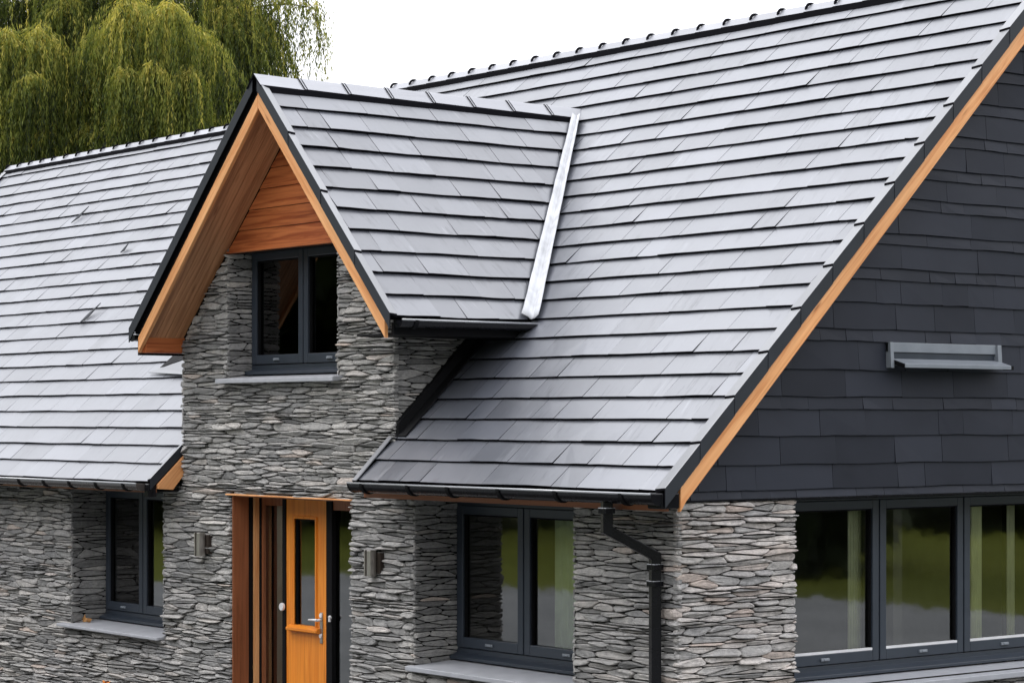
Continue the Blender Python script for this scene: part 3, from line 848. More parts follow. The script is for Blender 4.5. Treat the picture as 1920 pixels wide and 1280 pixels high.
# ------------------------------------------------------------------ dormer front timber
def dboard(sgn):
    t = TDR if sgn > 0 else TDL; xe = XDR if sgn > 0 else XDL
    mb = MB(); y = YB + .03
    f = lambda x: ZA - t*abs(x-XA)
    tp, bt = (.118, .262) if sgn > 0 else (.155, .285)
    xend = xe - sgn*.095
    pts = [V(XA, y, ZA-tp), V(xend, y, f(xend)-tp), V(xend, y, f(xend)-bt-.01), V(xend-sgn*.03, y, f(xend-sgn*.03)-bt-.005), V(XA, y, ZA-bt)]
    if sgn < 0: pts = pts[::-1]
    pts = [p + V(sgn*.001, 0, 0) for p in pts]
    mb.prism(pts, (0, .035, 0), 0, .7 if sgn > 0 else .5)
    hb(mb, 'barge_board', M['barge'], None, bevel=.004, axis=(1, 0, -sgn*t))
    # shadow gap board behind the trim
    mb = MB()
    pts = [V(XA, y+.012, ZA-.05), V(xend, y+.012, f(xend)-.05), V(xend, y+.012, f(xend)-.2), V(XA, y+.012, ZA-.2)]
    if sgn < 0: pts = pts[::-1]
    mb.prism(pts, (0, .02, 0)); hb(mb, 'verge_batten', M['gasket'])
    # soffit boards, running up the slope
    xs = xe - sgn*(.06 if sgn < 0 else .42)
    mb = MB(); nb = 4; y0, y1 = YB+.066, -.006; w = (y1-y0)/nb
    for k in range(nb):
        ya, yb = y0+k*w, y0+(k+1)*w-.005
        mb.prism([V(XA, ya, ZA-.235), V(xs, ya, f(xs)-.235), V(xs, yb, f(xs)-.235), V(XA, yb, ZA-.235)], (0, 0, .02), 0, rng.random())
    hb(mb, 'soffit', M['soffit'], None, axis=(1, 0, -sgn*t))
dboard(1); dboard(-1)
# boxed foot of the left soffit
mb = MB()
zf = ZA - TDL*(XA-XDL)
mb.prism([V(XDL+.10, YB+.067, zf-.20), V(XB0, YB+.067, zf-.20), V(XB0, YB+.067, zf-.06), V(XDL+.10, YB+.067, zf-.155)], (0, .45, 0), 0, .45)
hb(mb, 'soffit_box', M['panel'], None, axis=(0, 1, 0))
mb = MB(); mb.box(XDL+.02, XDL+.05, YB+.07, 1.4, ZDE-.22, ZDE-.05); hb(mb, 'fascia', M['black'])
# boarded gable panel
mb = MB(); zb = PB; k = 0
while zb < 5.42:
    z1 = min(zb + .17, 5.44); a = zb + .003
    xl0, xl1 = XA - (ZA-.245-a)/TDL, XA - (ZA-.245-z1)/TDL; xr0, xr1 = XA + (ZA-.245-a)/TDR, XA + (ZA-.245-z1)/TDR
    mb.prism([V(xl0, -.012, a), V(xr0, -.012, a), V(xr1, -.004, z1-.001), V(xl1, -.004, z1-.001)], (0, .04, 0), 0, rng.random()); zb = z1
mb.box(XA-(ZA-.25-PB)/TDL, XA+(ZA-.25-PB)/TDR, -.03, .03, PB-.016, PB, 0, .9)
hb(mb, 'gable_panel', M['panel'], None, bevel=.002, axis=(1, 0, 0))
mb = MB(); mb.prism([V(XA-1.1, .04, PB-.02), V(XA+1.02, .04, PB-.02), V(XA, .04, ZA-.27)], (0, .1, 0)); hb(mb, 'gable_backing', M['mortar'])

# ------------------------------------------------------------------ slate hung right-hand gable
ROWS = [2.283, 2.345, 2.524, 2.727, 2.918, 3.009, 3.204, 3.414, 3.505, 3.700, 3.871, 3.958, 4.137, 4.221, 4.403, 4.487, 4.642, 4.725, 4.904, 4.99, 5.17, 5.26, 5.44, 5.53, 5.71, 5.80, 5.98, 6.15]
mb = MB()
def ur_g(v):
    yy = max(YE, (v + .20 - ZE)/T + YE)
    return max(-.10, yy) , min(7.7, 2*YR - yy)
for i in range(len(ROWS)-1):
    short = ROWS[i+1]-ROWS[i] < .12
    slates(mb, V(.022, 0, 0), (0, 1, 0), (0, 0, 1), (1, 0, 0), 0, 0, ur_g, [.24, .28, .30, .50, .58] if short else [.28, .44, .50, .58, .66, .80], .015, gap=(.0015, .004), rows=[(ROWS[i], ROWS[i+1])], jit=.005)
mb.prism([V(-.15, -.03, 2.288), V(-.15, 7.6, 2.288), V(-.15, 7.6, Lg(7.6)-.24), V(-.15, YR, ZR-.24), V(-.15, -.03, Lg(-.03)-.24)], (.166, 0, 0), 1)
hb(mb, 'slate_cladding', [M['clad'], M['slate_edge']])
mb = MB(); mb.box(-.01, .045, -.05, 7.65, 2.272, 2.286); hb(mb, 'cladding_drip', M['black'])

# vent hood on the cladding
vent = None
mb = MB()
Y0, Y1, Z0, Z1 = 2.05, 3.30, 3.222, 3.412
# back box with a recessed slot
mb.box(.03, .055, Y0, Y1, Z1-.072, Z1)              # upper plate
mb.prism([V(.03, Y0, Z1), V(.075, Y0, Z1), V(.085, Y0, Z0), V(.03, Y0, Z0)], (0, .035, 0))
mb.prism([V(.03, Y1-.045, Z1), V(.075, Y1-.045, Z1), V(.085, Y1-.045, Z0+.04), V(.03, Y1-.045, Z0+.04)], (0, .045, 0))
vent = hb(mb, 'wall_vent', M['zinc'], None, bevel=.003)
mb = MB(); mb.box(.03, .045, Y0+.037, Y1-.047, Z0+.02, Z1-.075); hb(mb, 'slot', M['frame'], vent)
mb = MB()
mb.prism([V(.05, Y0+.04, Z0+.070), V(.185, Y0+.04, Z0+.030), V(.185, Y0+.04, Z0+.0), V(.05, Y0+.04, Z0+.038)], (0, Y1-Y0-.055, 0), 0, .5)
hb(mb, 'flap', M['zinc'], vent, bevel=.003)
mb = MB()
mb.prism([V(.05, Y0+.036, Z0+.068), V(.182, Y0+.036, Z0+.028), V(.182, Y0+.036, Z0-.002), V(.05, Y0+.036, Z0+.036)], (0, .003, 0))
mb.box(.10, .186, Y1-.014, Y1+.012, Z0-.002, Z0+.028)
hb(mb, 'flap_end', M['gasket'], vent)

# ------------------------------------------------------------------ windows
def window(O, U, inn, x_edges, z0, z1, depth, glass, name_label, sill=None, first_frame=.05, cill=.075, sash_w=.068, latches=True, beads=False):
    """O + U*x ; 'inn' = into the house. x_edges: sash boundaries"""
    O, U, inn = map(Vector, (O, U, inn))
    T = lambda p: O + U*p.x + inn*p.y + V(0, 0, p.z)
    flip = U.cross(inn).z < 0
    x0, x1 = x_edges[0], x_edges[-1]
    d = depth
    fw = .052
    mb = MB(T)
    mb.box(x0, x0+fw, d, d+.07, z0+cill, z1); mb.box(x1-fw, x1, d, d+.07, z0+cill, z1)
    mb.box(x0+fw, x1-fw, d, d+.07, z1-fw, z1); mb.box(x0, x1, d, d+.07, z0+.02, z0+cill)
    for xm in x_edges[1:-1]: mb.box(xm-.016, xm+.016, d+.012, d+.07, z0+cill, z1-fw)
    # sloped metal cill
    mb.prism([V(x0+.0, d-.075, z0+.012), V(x0, d+.02, z0+.045), V(x0, d+.02, z0+.0), V(x0, d-.075, z0-.012)], (x1-x0, 0, 0))
    w = hb(mb, 'window', M['frame'], None, bevel=.004)
    w['label'] = name_label
    for i in range(len(x_edges)-1):
        a = x_edges[i] + (fw-.022 if i == 0 else .007); b = x_edges[i+1] - (fw-.022 if i == len(x_edges)-2 else .007)
        zs0, zs1 = z0+cill+.006, z1-.026
        mb = MB(T); s = sash_w; y0, y1 = d-.014, d+.045
        mb.box(a, a+s, y0, y1, zs0, zs1); mb.box(b-s, b, y0, y1, zs0, zs1); mb.box(a+s, b-s, y0, y1, zs1-s, zs1); mb.box(a+s, b-s, y0, y1, zs0, zs0+s+.012)
        hb(mb, 'sash', M['frame'], w, bevel=.005)
        mb = MB(T)
        g = .012
        mb.box(a+s, a+s+g, y0+.018, y1, zs0+s+.012, zs1-s); mb.box(b-s-g, b-s, y0+.018, y1, zs0+s+.012, zs1-s); mb.box(a+s+g, b-s-g, y0+.018, y1, zs1-s-g, zs1-s)
        hb(mb, 'glazing_gasket', M['gasket'], w)
        if beads:
            mb = MB(T); mb.box(a+s, b-s, y0+.004, y0+.03, zs0+s+.012, zs0+s+.030); hb(mb, 'glazing_bead', M['white'], w)
        mb = MB(T); yp = d+.028
        mb.face([(a+s, yp, zs0+s), (b-s, yp, zs0+s), (b-s, yp, zs1-s), (a+s, yp, zs1-s)])
        hb(mb, 'pane', glass, w)
        if latches:
            xm = (a+b)/2
            mb = MB(T); mb.box(xm-.045, xm+.045, y0-.014, y0+.002, zs0+.028, zs0+.050); mb.box(xm-.020, xm+.028, y0-.020, y0-.010, zs0+.030, zs0+.046)
            hb(mb, 'latch', M['zinc'], w, bevel=.004)
    if sill:
        sx0, sx1, proj, th = sill
        mb = MB(T)
        zs = z0 - .010
        mb.prism([V(sx0, -proj, zs-.040), V(sx0, d-.03, zs-.012), V(sx0, d-.03, zs-.012-th), V(sx0, -proj, zs-.040-th)], (sx1-sx0, 0, 0))
        hb(mb, 'sill', M['sill'], w, bevel=.006)
    return w
window((0, 0, 0), X, (0, 1, 0), [LW[0]+.012, -7.985, LW[1]-.006], .895, LW[3]-.015, .35, M['glass'], 'tall two-part window beside the front door, left', sill=(LW[0]-.16, LW[1]+.015, .10, .030))
window((0, 0, 0), X, (0, 1, 0), [MW[0]+.012, -2.165, MW[1]-.006], .955, MW[3]-.045, .39, M['glass'], 'wide two-part window under the right-hand eave', sill=(MW[0]-.035, MW[1]+.03, .085, .038))
window((0, 0, 0), X, (0, 1, 0), [DW[0]+.012, -4.985, DW[1]-.006], 3.245, DW[3], .22, M['glassdark'], 'upper window under the timber gable panel', sill=(DW[0]-.06, DW[1]+.06, .115, .040))
window((0, 0, 0), (0, 1, 0), (-1, 0, 0), [G0+.01, 2.357, 3.318, 4.279, 5.24, G1-.01], .940, 2.262, .33, M['glass'], 'long window band in the slate hung gable', sill=(G0-.06, G1+.06, .085, .045), beads=True)
mb = MB(); mb.box(-.42, -.21, G0, G1, 2.255, 2.40); mb.box(-.42, -.205, G0-.06, G0, GS-.05, 2.30); mb.box(-.42, -.205, G1, G1+.06, GS-.05, 2.30); mb.box(-.40, -.21, G0, G1, GS-.1, GS-.03)
hb(mb, 'window_lining', M['gasket'])

# ------------------------------------------------------------------ front door
yd = .25
mb = MB()
# stained left jamb lining, right lining, head
mb.box(DR[0]+.001, DR[0]+.018, -.012, .150, 0, DR[3])
dframe = hb(mb, 'door_frame', M['copper'], None, bevel=.003, axis=(0, 0, 1))
mb = MB(); mb.box(DR[0]-.06, DR[1]+.03, -.045, .02, DR[3]-.004, DR[3]+.010); hb(mb, 'head_trim', M['barge'], dframe, bevel=.003, axis=(1, 0, 0))
mb = MB(); mb.box(DR[0], DR[1], .02, yd+.06, DR[3]-.016, DR[3]-.005); hb(mb, 'head_lining', M['copper'], dframe, axis=(1, 0, 0))
mb = MB(); mb.box(DR[1]-.004, DR[1]+.02, .02, yd+.06, 0, DR[3]); hb(mb, 'jamb_lining', M['copper'], dframe, axis=(0, 0, 1))
mb = MB(); mb.box(DR[0]+.001, DR[0]+.016, .151, .235, 0, DR[3]-.02); mb.box(DR[0]+.002, -5.716, yd-.01, yd+.08, 0, DR[3]-.02)
mb.box(-5.363, -5.314, yd-.012, yd+.08, 0, DR[3]-.02); mb.box(-4.678, -4.590, yd-.012, yd+.08, 0, DR[3]-.02)
mb.box(-3.975, -3.94, yd-.0, yd+.08, 0, DR[3]-.02)
hb(mb, 'door_post', M['gasket'], dframe, bevel=.004)
mb = MB(); mb.box(DR[0]+.017, DR[0]+.052, .195, .236, 0, DR[3]-.02); hb(mb, 'edge_bead', M['barge'], dframe, axis=(0, 0, 1))
for boxes in (((-5.716, -5.690, 0, DR[3]-.02), (-5.690, -5.363, 2.085, DR[3]-.02), (-5.690, -5.363, 0, .1)), ((-4.59, -3.975, 2.075, DR[3]-.02),), ((-4.59, -3.975, 0, .1),)):
    mb = MB()
    for q in boxes: mb.box(q[0], q[1], yd+.002, yd+.06, q[2], q[3])
    hb(mb, 'side_frame', M['copper'], dframe, axis=(0, 0, 1))
for a, b in ((-5.690, -5.363), (-4.59, -3.975)):
    mb = MB(); mb.face([(a, yd+.03, .1), (b, yd+.03, .1), (b, yd+.03, 2.08), (a, yd+.03, 2.08)]); hb(mb, 'side_pane', M['glass'], dframe)
# leaf with a slot opening
ga, gb, gz0, gz1 = -5.176, -4.851, 1.070, 1.985
la, lb, lz0, lz1 = -5.310, -4.682, .02, DR[3]-.022
mb = MB()
for q in ((la, ga, lz0, lz1), (gb, lb, lz0, lz1), (ga, gb, gz1, lz1), (ga, gb, lz0, gz0)): mb.box(q[0], q[1], yd, yd+.05, q[2], q[3], 0, .5)
door = hb(mb, 'door', M['doorwood'], None, axis=(0, 0, 1))
door['label'] = 'orange wooden front door with a tall slot window'
mb = MB(); t = .022
mb.box(ga-t, ga, yd-.012, yd+.05, gz0-.0, gz1+t); mb.box(gb, gb+t, yd-.012, yd+.05, gz0, gz1+t); mb.box(ga, gb, yd-.012, yd+.05, gz1, gz1+t)
hb(mb, 'glazing_trim', M['doorwood'], door, bevel=.004, axis=(0, 0, 1))
mb = MB(); mb.prism([V(ga-.075, yd-.002, gz0), V(ga-.075, yd-.05, gz0-.022), V(ga-.075, yd-.05, gz0-.048), V(ga-.075, yd-.002, gz0-.062)], (gb-ga+.15, 0, 0))
hb(mb, 'weather_bar', M['doorwood'], door, bevel=.005, axis=(1, 0, 0))
mb = MB(); mb.face([(ga, yd+.028, gz0), (gb, yd+.028, gz0), (gb, yd+.028, gz1), (ga, yd+.028, gz1)]); hb(mb, 'pane', M['glass'], door)
mb = MB()
for q in ((ga, ga+.014, gz0, gz1), (gb-.014, gb, gz0, gz1), (ga, gb, gz1-.014, gz1)): mb.box(q[0], q[1], yd+.012, yd+.04, q[2], q[3])
hb(mb, 'glazing_gasket', M['gasket'], door)
# lever handle on a long plate
mb = MB(); mb.box(-4.778, -4.738, yd-.010, yd+.001, .935, 1.20); hb(mb, 'handle_plate', M['steel'], door, bevel=.006, seg=3)
mb = MB(); mb.tube([V(-4.758, yd-.005, 1.135), V(-4.758, yd-.055, 1.135)], .012, 10); mb.tube([V(-4.750, yd-.055, 1.136), V(-4.80, yd-.058, 1.136), V(-4.885, yd-.052, 1.132)], [.012, .0105, .008], 10)
hb(mb, 'handle', M['white'], door, smooth=True)
mb = MB(); mb.tube([V(-4.758, yd-.004, 1.175), V(-4.758, yd-.016, 1.175)], .020, 12); hb(mb, 'handle_rose', M['white'], door)
mb = MB(); mb.tube([V(-4.758, yd-.004, 1.0), V(-4.758, yd-.020, 1.0)], .017, 12)
hb(mb, 'lock_cylinder', M['white'], door)
mb = MB(); mb.tube([V(-5.345, yd-.013, 1.213), V(-5.345, yd-.036, 1.213)], .034, 18); hb(mb, 'bell_push', M['white'], dframe, bevel=.003)
mb = MB(); mb.tube([V(-4.605, yd-.013, 1.17), V(-4.605, yd-.03, 1.165)], .017, 10); mb.box(-4.622, -4.600, yd-.028, yd-.012, 1.13, 1.18); hb(mb, 'catch', M['white'], dframe, bevel=.003)
# threshold
mb = MB(); mb.box(DR[0], DR[1], -.12, yd+.1, .0, .02); hb(mb, 'threshold', M['sill'], dframe, bevel=.004)

# ------------------------------------------------------------------ rooms behind the glass
mb = MB()
mb.box(XEND+.6, -.4, 2.6, 2.7, .02, 2.23); mb.box(-9.4, -9.3, .36, 2.6, .02, 2.23); mb.box(-6.5, -6.4, .36, 2.6, .02, 2.23); mb.box(-3.62, -3.52, .36, 2.6, .02, 2.23)
mb.box(-3.45, -3.35, 2.71, 7.4, .02, 2.23)
hb(mb, 'interior_wall', M['plaster'])
mb = MB(); mb.box(XEND+.6, -.43, .45, 7.35, .003, .018); hb(mb, 'interior_floor', M['floorin'])
mb = MB(); mb.box(XEND+.6, -.43, .45, 7.35, 2.24, 2.30); hb(mb, 'interior_ceiling', M['plaster'])
mb = MB(); mb.prism([V(XB0+.3, 1.7, 3.2), V(XB1-.3, 1.7, 3.2), V(XB1-.3, 1.7, 3.75), V(XA, 1.7, 5.2), V(XB0+.3, 1.7, 3.6)], (0, .04, 0)); hb(mb, 'interior_wall', M['mortar'])

def curtain(p, U, w, z0, z1, mat, label, folds=5):
    p, U = Vector(p), Vector(U); n = folds*6; nrm = U.cross(V(0, 0, 1))
    mb = MB(); lo = []; hi = []
    for i in range(n+1):
        t = i/n; o = nrm*(.014*math.sin(t*folds*2*math.pi))
        lo.append(mb.pt(U*(t*w) + o + V(0, 0, z0))); hi.append(mb.pt(U*(t*w) + o*.7 + V(0, 0, z1)))
    for i in range(n): mb.idx((lo[i], lo[i+1], hi[i+1], hi[i]))
    o = mb.build('curtain', mat, None, smooth=True); o.location = p
    return tag(o, label, 'curtain')
curtain((-.46, 2.16, 0), (0, 1, 0), .15, .05, 2.23, M['curtain'], 'narrow dim cream curtain behind the gable band pane nearest the stone corner')
curtain((-.385, 3.475, 0), (0, 1, 0), .135, .05, 2.23, M['curtain'], 'bright cream curtain strip behind the third pane of the gable window band')
curtain((-.50, 4.05, 0), (0, 1, 0), .10, .05, 2.23, M['curtain'], 'thin curtain strip at the right edge of the gable window band', 3)
curtain((-1.88, .455, 0), (1, 0, 0), .55, .05, 2.23, M['curtain2'], 'pale green curtain behind the right pane of the window beside the downpipe', 7)

curtain((-5.56, yd+.062, 0), (1, 0, 0), .19, .06, 2.10, M['backdrop'], 'added grey blind behind the narrow pane left of the orange front door', 2)  # added pale backdrop so the dark pane reads brighter

# ------------------------------------------------------------------ wall lamps
def wall_lamp(x, z, label):
    root = empty('wall_lamp', (x, -.03, z)); tag(root, label, 'wall lamp', 'steel up-and-down lamps beside the front door')
    mb = MB(); mb.box(-.045, .075, -.02, .03, -.085, .085); mb.build('back_plate', M['bronze'], root, bevel=.004)
    mb = MB(); mb.box(-.062, .028, -.085, -.022, -.105, .105); mb.build('lamp_body', M['steel'], root, bevel=.005)
    mb = MB(); mb.box(-.040, -.022, -.087, -.0845, -.105, .105); mb.build('slot', M['bronze'], root)
    return root
wall_lamp(-6.20, 1.73, 'small steel wall lamp on the stone between the left window and the door')
wall_lamp(-3.545, 1.69, 'small steel wall lamp on the stone right of the front door')

# ------------------------------------------------------------------ bits lying on the left roof
def chip(x, y, l, w, ang, label):
    mb = MB(); ca, sa = math.cos(ang), math.sin(ang)
    def q(a, b, h): return V(a*ca - b*sa, 0, 0) + Vl*(a*sa + b*ca) + Nl*h
    mb.prism([q(-l/2, -w*.2, .004), q(-l*.1, -w*.5, .004), q(l/2, 0, .034), q(-l*.05, w*.5, .010)], Nl*.008, 0, .3)
    o = mb.build('slate_chip', M['vergeside'], None); o.location = Pl(x, y, TH); return tag(o, label, 'slate chip', 'dark slivers on the left roof')
chip(-13.83, 2.775, .30, .07, 1.0, 'dark slate sliver lying highest and farthest left on the pale roof')
chip(-11.70, 2.21, .14, .07, .9, 'small dark chip on the pale roof beside the gable verge')
chip(-11.02, 1.40, .34, .08, 1.05, 'largest dark sliver, lowest on the pale left roof near the gable foot')

# orange seedling at the wall foot and a dried leaf on the sill
plant = empty('garden_plant', (-7.55, -.30, -.07)); tag(plant, 'orange leaved plant tip at the foot of the wall below the left window', 'plant')
mb = MB(); mb.tube([V(0, 0, 0), V(.02, .01, .2), V(0, 0, .42)], [.008, .006, .004], 6); mb.build('stem', M['stem'], plant)
mb = MB()
for i in range(26):
    a = rng.uniform(0, 6.28); z = rng.uniform(.18, .47); l = rng.uniform(.05, .09); d = V(math.cos(a), math.sin(a), rng.uniform(.1, .9)).normalized(); s = d.cross(V(0, 0, 1)).normalized()*l*.28
    p = V(0, 0, z); mb.face([p, p + d*l*.5 + s, p + d*l, p + d*l*.5 - s], 0, rng.random())
mb.build('foliage', M['leaf'], plant)
mb = MB(); p = V(0, 0, 0)
for i in range(7):
    a = rng.uniform(-.5, 3.6); d = V(math.cos(a)*.6, .1, abs(math.sin(a))+.1).normalized(); l = rng.uniform(.04, .08); s = d.cross(V(0, 1, 0)).normalized()*l*.3
    p = V(rng.uniform(-.04, .04), rng.uniform(-.02, .02), 0); mb.face([p, p + d*l*.5 + s, p + d*l, p + d*l*.5 - s], 0, rng.random())
o = mb.build('dried_leaf', M['dryleaf'], None); o.location = (-8.66, .08, .866); tag(o, 'curled orange leaf lying on the grey sill of the left window', 'leaf')

# ------------------------------------------------------------------ leaf clouds
def leafmesh(name, C, D, Lw, Ww, rn, mat, parent=None):
    """C centres (n,3), D unit directions, Lw lengths, Ww widths -> one mesh of folded diamond leaves"""
    n = len(C); side = np.cross(D, nrg.normal(size=(n, 3))); side /= np.linalg.norm(side, axis=1, keepdims=True) + 1e-9
    p0 = C; p2 = C + D*Lw[:, None]; mid = C + D*(Lw*.45)[:, None]
    co = np.stack([p0, mid + side*(Ww/2)[:, None], p2, mid - side*(Ww/2)[:, None]], 1).reshape(-1, 3)
    me = bpy.data.meshes.new(name)
    me.vertices.add(4*n); me.vertices.foreach_set('co', co.astype(np.float32).ravel())
    me.loops.add(4*n); me.loops.foreach_set('vertex_index', np.arange(4*n, dtype=np.int32))
    me.polygons.add(n); me.polygons.foreach_set('loop_start', np.arange(0, 4*n, 4, dtype=np.int32))
    try: me.polygons.foreach_set('loop_total', np.full(n, 4, dtype=np.int32))
    except Exception: pass
    at = me.attributes.new('rnd', 'FLOAT', 'FACE'); at.data.foreach_set('value', np.clip(rn, 0, 1).astype(np.float32))
    me.materials.append(mat); me.update(); me.validate()
    o = bpy.data.objects.new(name, me); COL.objects.link(o)
    if parent: o.parent = parent
    return o

CAM = np.array([11.946, -10.880, 2.85]); RV = np.array([.6198, .7848, 0]); DV = np.array([-.7848, .6198, 0])
F = 4406.7
def at_px(u, v, d): return CAM + DV*d + RV*((u-960)/F*d) + np.array([0, 0, (784-v)/F*d])

# willow: trunk, limbs, hanging curtains of leaves
base = at_px(215, 784, 43.0); base[2] = 0
willow = empty('willow_tree', tuple(base)); tag(willow, 'tall weeping willow with hanging yellow-green foliage behind the left roof', 'tree')
tops = []
def clump(c, rad, drop, ns, tone, spread=1.0): tops.append((np.array(c, float), rad, drop, ns, tone, spread))
def w(u, v, dd=0): return at_px(u, v, 43.0+dd) - base
S = 43.0/F   # metres per pixel
# hanging columns that face the camera (pixel measures only fix where each stands in the crown)
for (u, v, dd, rad, drop, ns, tone) in [
    (248, 10, -3.4, .92, 3.1, 250, .66), (318, 12, -3.9, .62, 2.9, 150, .70), (190, 62, -3.0, .55, 2.5, 120, .56),
    (72, 62, -3.0, .85, 3.0, 200, .58), (14, 60, -3.3, .62, 2.8, 130, .52), (122, 0, -2.0, .7, 2.2, 110, .50),
    (372, 62, -3.2, .66, 2.4, 150, .60), (352, 128, -4.0, .45, 2.0, 90, .62), (418, 118, -2.2, .5, 1.7, 80, .48),
    (238, 128, -4.2, .42, 1.7, 80, .62), (290, 120, -4.3, .40, 1.9, 80, .66), (60, 140, -3.8, .45, 1.8, 90, .56),
    (228, 222, -3.8, .62, 1.4, 120, .56), (165, 238, -3.4, .48, 1.2, 90, .48), (312, 225, -3.6, .55, 1.3, 100, .52), (385, 215, -3.0, .5, 1.2, 90, .48), (95, 236, -3.3, .55, 1.4, 100, .50), (28, 252, -3.2, .6, 1.4, 100, .46),
    (-50, 40, -2.4, 1.0, 3.6, 180, .5), (-55, 220, -2.6, .9, 2.2, 120, .45), (-160, 90, -1.0, 1.2, 4.2, 160, .45),
    (60, -120, -1.5, 1.2, 3.0, 150, .6), (200, -150, -1.5, 1.3, 3.2, 170, .62), (330, -120, -1.6, 1.2, 3.0, 160, .6), (440, -90, -.8, .9, 2.4, 90, .56),
    (425, 20, -1.2, .7, 2.2, 80, .52), (450, 10, -1.2, .7, 2.0, 60, .52), (500, -25, -.8, .75, 2.1, 36, .55), (545, -10, -.4, .65, 2.0, 26, .6), (590, 5, -.2, .35, 1.7, 12, .65), (475, 60, -1.0, .5, 1.4, 32, .5)]:
    clump(w(u, v, dd), rad, drop, ns, tone)
# inner curtains, their shade painted as a dark leaf tone
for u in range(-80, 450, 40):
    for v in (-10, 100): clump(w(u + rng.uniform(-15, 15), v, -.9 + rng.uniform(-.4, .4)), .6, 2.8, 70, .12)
# rest of the crown, all round
for i in range(34):
    a = rng.uniform(0, 6.283); rr = rng.uniform(1.4, 4.0); z = 10.9 - .13*rr*rr + rng.uniform(-.8, .6)
    p = RV*(math.cos(a)*rr) + DV*(math.sin(a)*rr*.9 + .6)
    if p @ RV > 2.6: continue
    clump([p[0], p[1], z], rng.uniform(.8, 1.2), rng.uniform(3, 5), 110, rng.uniform(.3, .5))
cs_, ds_, ls_, ws_, rs_ = [], [], [], [], []
for (c, rad, drop, ns, tone, spread) in tops:
    tone += rng.gauss(0, .06)
    for s in range(ns):
        a = rng.uniform(0, 6.283); rr = rad*math.sqrt(rng.random()); dl = drop*rng.choice((rng.uniform(.2, .6), rng.uniform(.5, 1.1)))
        out = np.array([math.cos(a), math.sin(a), 0.0])
        nl = int(dl/.028)
        cj = c + nrg.normal(scale=rad*.07, size=3)*np.array([1, 1, .8])
        t = np.linspace(0, 1, nl)
        arc = rr*(1-np.exp(-t*7))                     # springs outwards, then hangs
        z = .28*rad*np.sin(np.minimum(t*9, math.pi/2)) * (1 - (rr/rad)**2*.7) - np.maximum(t-.05, 0)*dl - (rr/rad)**2*.35*rad
        ph = rng.uniform(0, 6); sway = .09*np.sin(t*5+ph)*t + .05*np.sin(ph*3)*t
        pts = cj + out*(arc[:, None]) + np.stack([sway, sway*.6*math.cos(ph), z], 1)
        pts += nrg.normal(scale=.014, size=pts.shape)
        dirs = np.stack([nrg.normal(scale=.24, size=nl), nrg.normal(scale=.24, size=nl), -np.ones(nl)], 1)
        dirs[:max(2, nl//9)] += out*1.3
        dirs /= np.linalg.norm(dirs, axis=1, keepdims=True)
        keep = nrg.random(nl) < .9
        cs_.append(pts[keep]); ds_.append(dirs[keep]); k = keep.sum()
        ls_.append(nrg.uniform(.07, .13, k)); ws_.append(nrg.uniform(.013, .021, k))
        st = rng.gauss(-.02, .22)
        rs_.append(tone - .08 + st + .42*np.exp(-t[keep]*6) - .30*t[keep] + nrg.normal(scale=.07, size=k))  # lit tops and dark lower gaps are painted into the leaf tone
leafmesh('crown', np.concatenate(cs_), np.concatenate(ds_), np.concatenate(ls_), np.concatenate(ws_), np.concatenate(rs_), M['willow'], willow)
mb = MB(); mb.tube([V(0, 0, -.05), V(.05, .05, 1.5), V(-.05, .1, 3.2), V(0, .05, 4.6)], [.55, .42, .36, .30], 14)
mb.build('trunk', M['bark'], willow, smooth=True)
for (c, rad, drop, ns, tone, spread) in tops[::2]:
    e = Vector(c); st = V(rng.uniform(-.1, .1), rng.uniform(-.1, .1), rng.uniform(3.6, 4.5)); mid = st.lerp(e, .55) + V(0, 0, .9)
    mb = MB(); mb.tube([st, st.lerp(mid, .5) + V(0, 0, .2), mid, mid.lerp(e, .55) + V(0, 0, .25), e], [.15, .11, .075, .045, .018], 7); mb.build('limb', M['bark'], willow, smooth=True)
# drooping twigs seen against the sky at the right of the crown
for (pts) in ([(430, 25), (490, 12), (540, 8), (580, 14), (603, 60), (612, 140)], [(420, 60), (465, 30), (505, 28), (530, 60), (540, 120)], [(440, -10), (500, -20), (560, -12), (592, 20), (598, 90)], [(400, 90), (450, 70), (485, 62), (500, 100)]):
    mb = MB(); P = [Vector(w(u, v, -.4)) for u, v in pts]; mb.tube(P, [.022, .018, .014, .010, .007, .005][:len(P)], 6); mb.build('twig', M['bark'], willow, smooth=True)
cs_, ds_, ls_, ws_, rs_ = [], [], [], [], []
for (u, v0, v1, n) in [(614, 60, 150, 120), (608, 30, 120, 90), (600, 20, 95, 80), (590, 10, 130, 110), (578, 0, 110, 120), (562, 0, 150, 170), (548, 10, 150, 170), (535, 0, 120, 120), (522, 30, 160, 170), (508, 0, 150, 190), (495, 20, 160, 190), (482, 20, 170, 190), (470, 30, 180, 200), (600, -20, 40, 90), (570, -20, 60, 140), (540, -20, 60, 160)]:
    t = np.linspace(0, 1, n); cen = np.array([w(u + 4*math.sin(k*7+u), v0 + (v1-v0)*k, -.4) for k in t])
    cs_.append(cen + nrg.normal(scale=.05, size=cen.shape)); d = np.stack([nrg.normal(scale=.4, size=n), nrg.normal(scale=.4, size=n), -np.ones(n)], 1); ds_.append(d/np.linalg.norm(d, axis=1, keepdims=True))
    ls_.append(nrg.uniform(.06, .11, n)); ws_.append(nrg.uniform(.016, .026, n)); rs_.append(.55 + nrg.normal(scale=.18, size=n))
leafmesh('hanging_twigs', np.concatenate(cs_), np.concatenate(ds_), np.concatenate(ls_), np.concatenate(ws_), np.concatenate(rs_), M['willow'], willow)

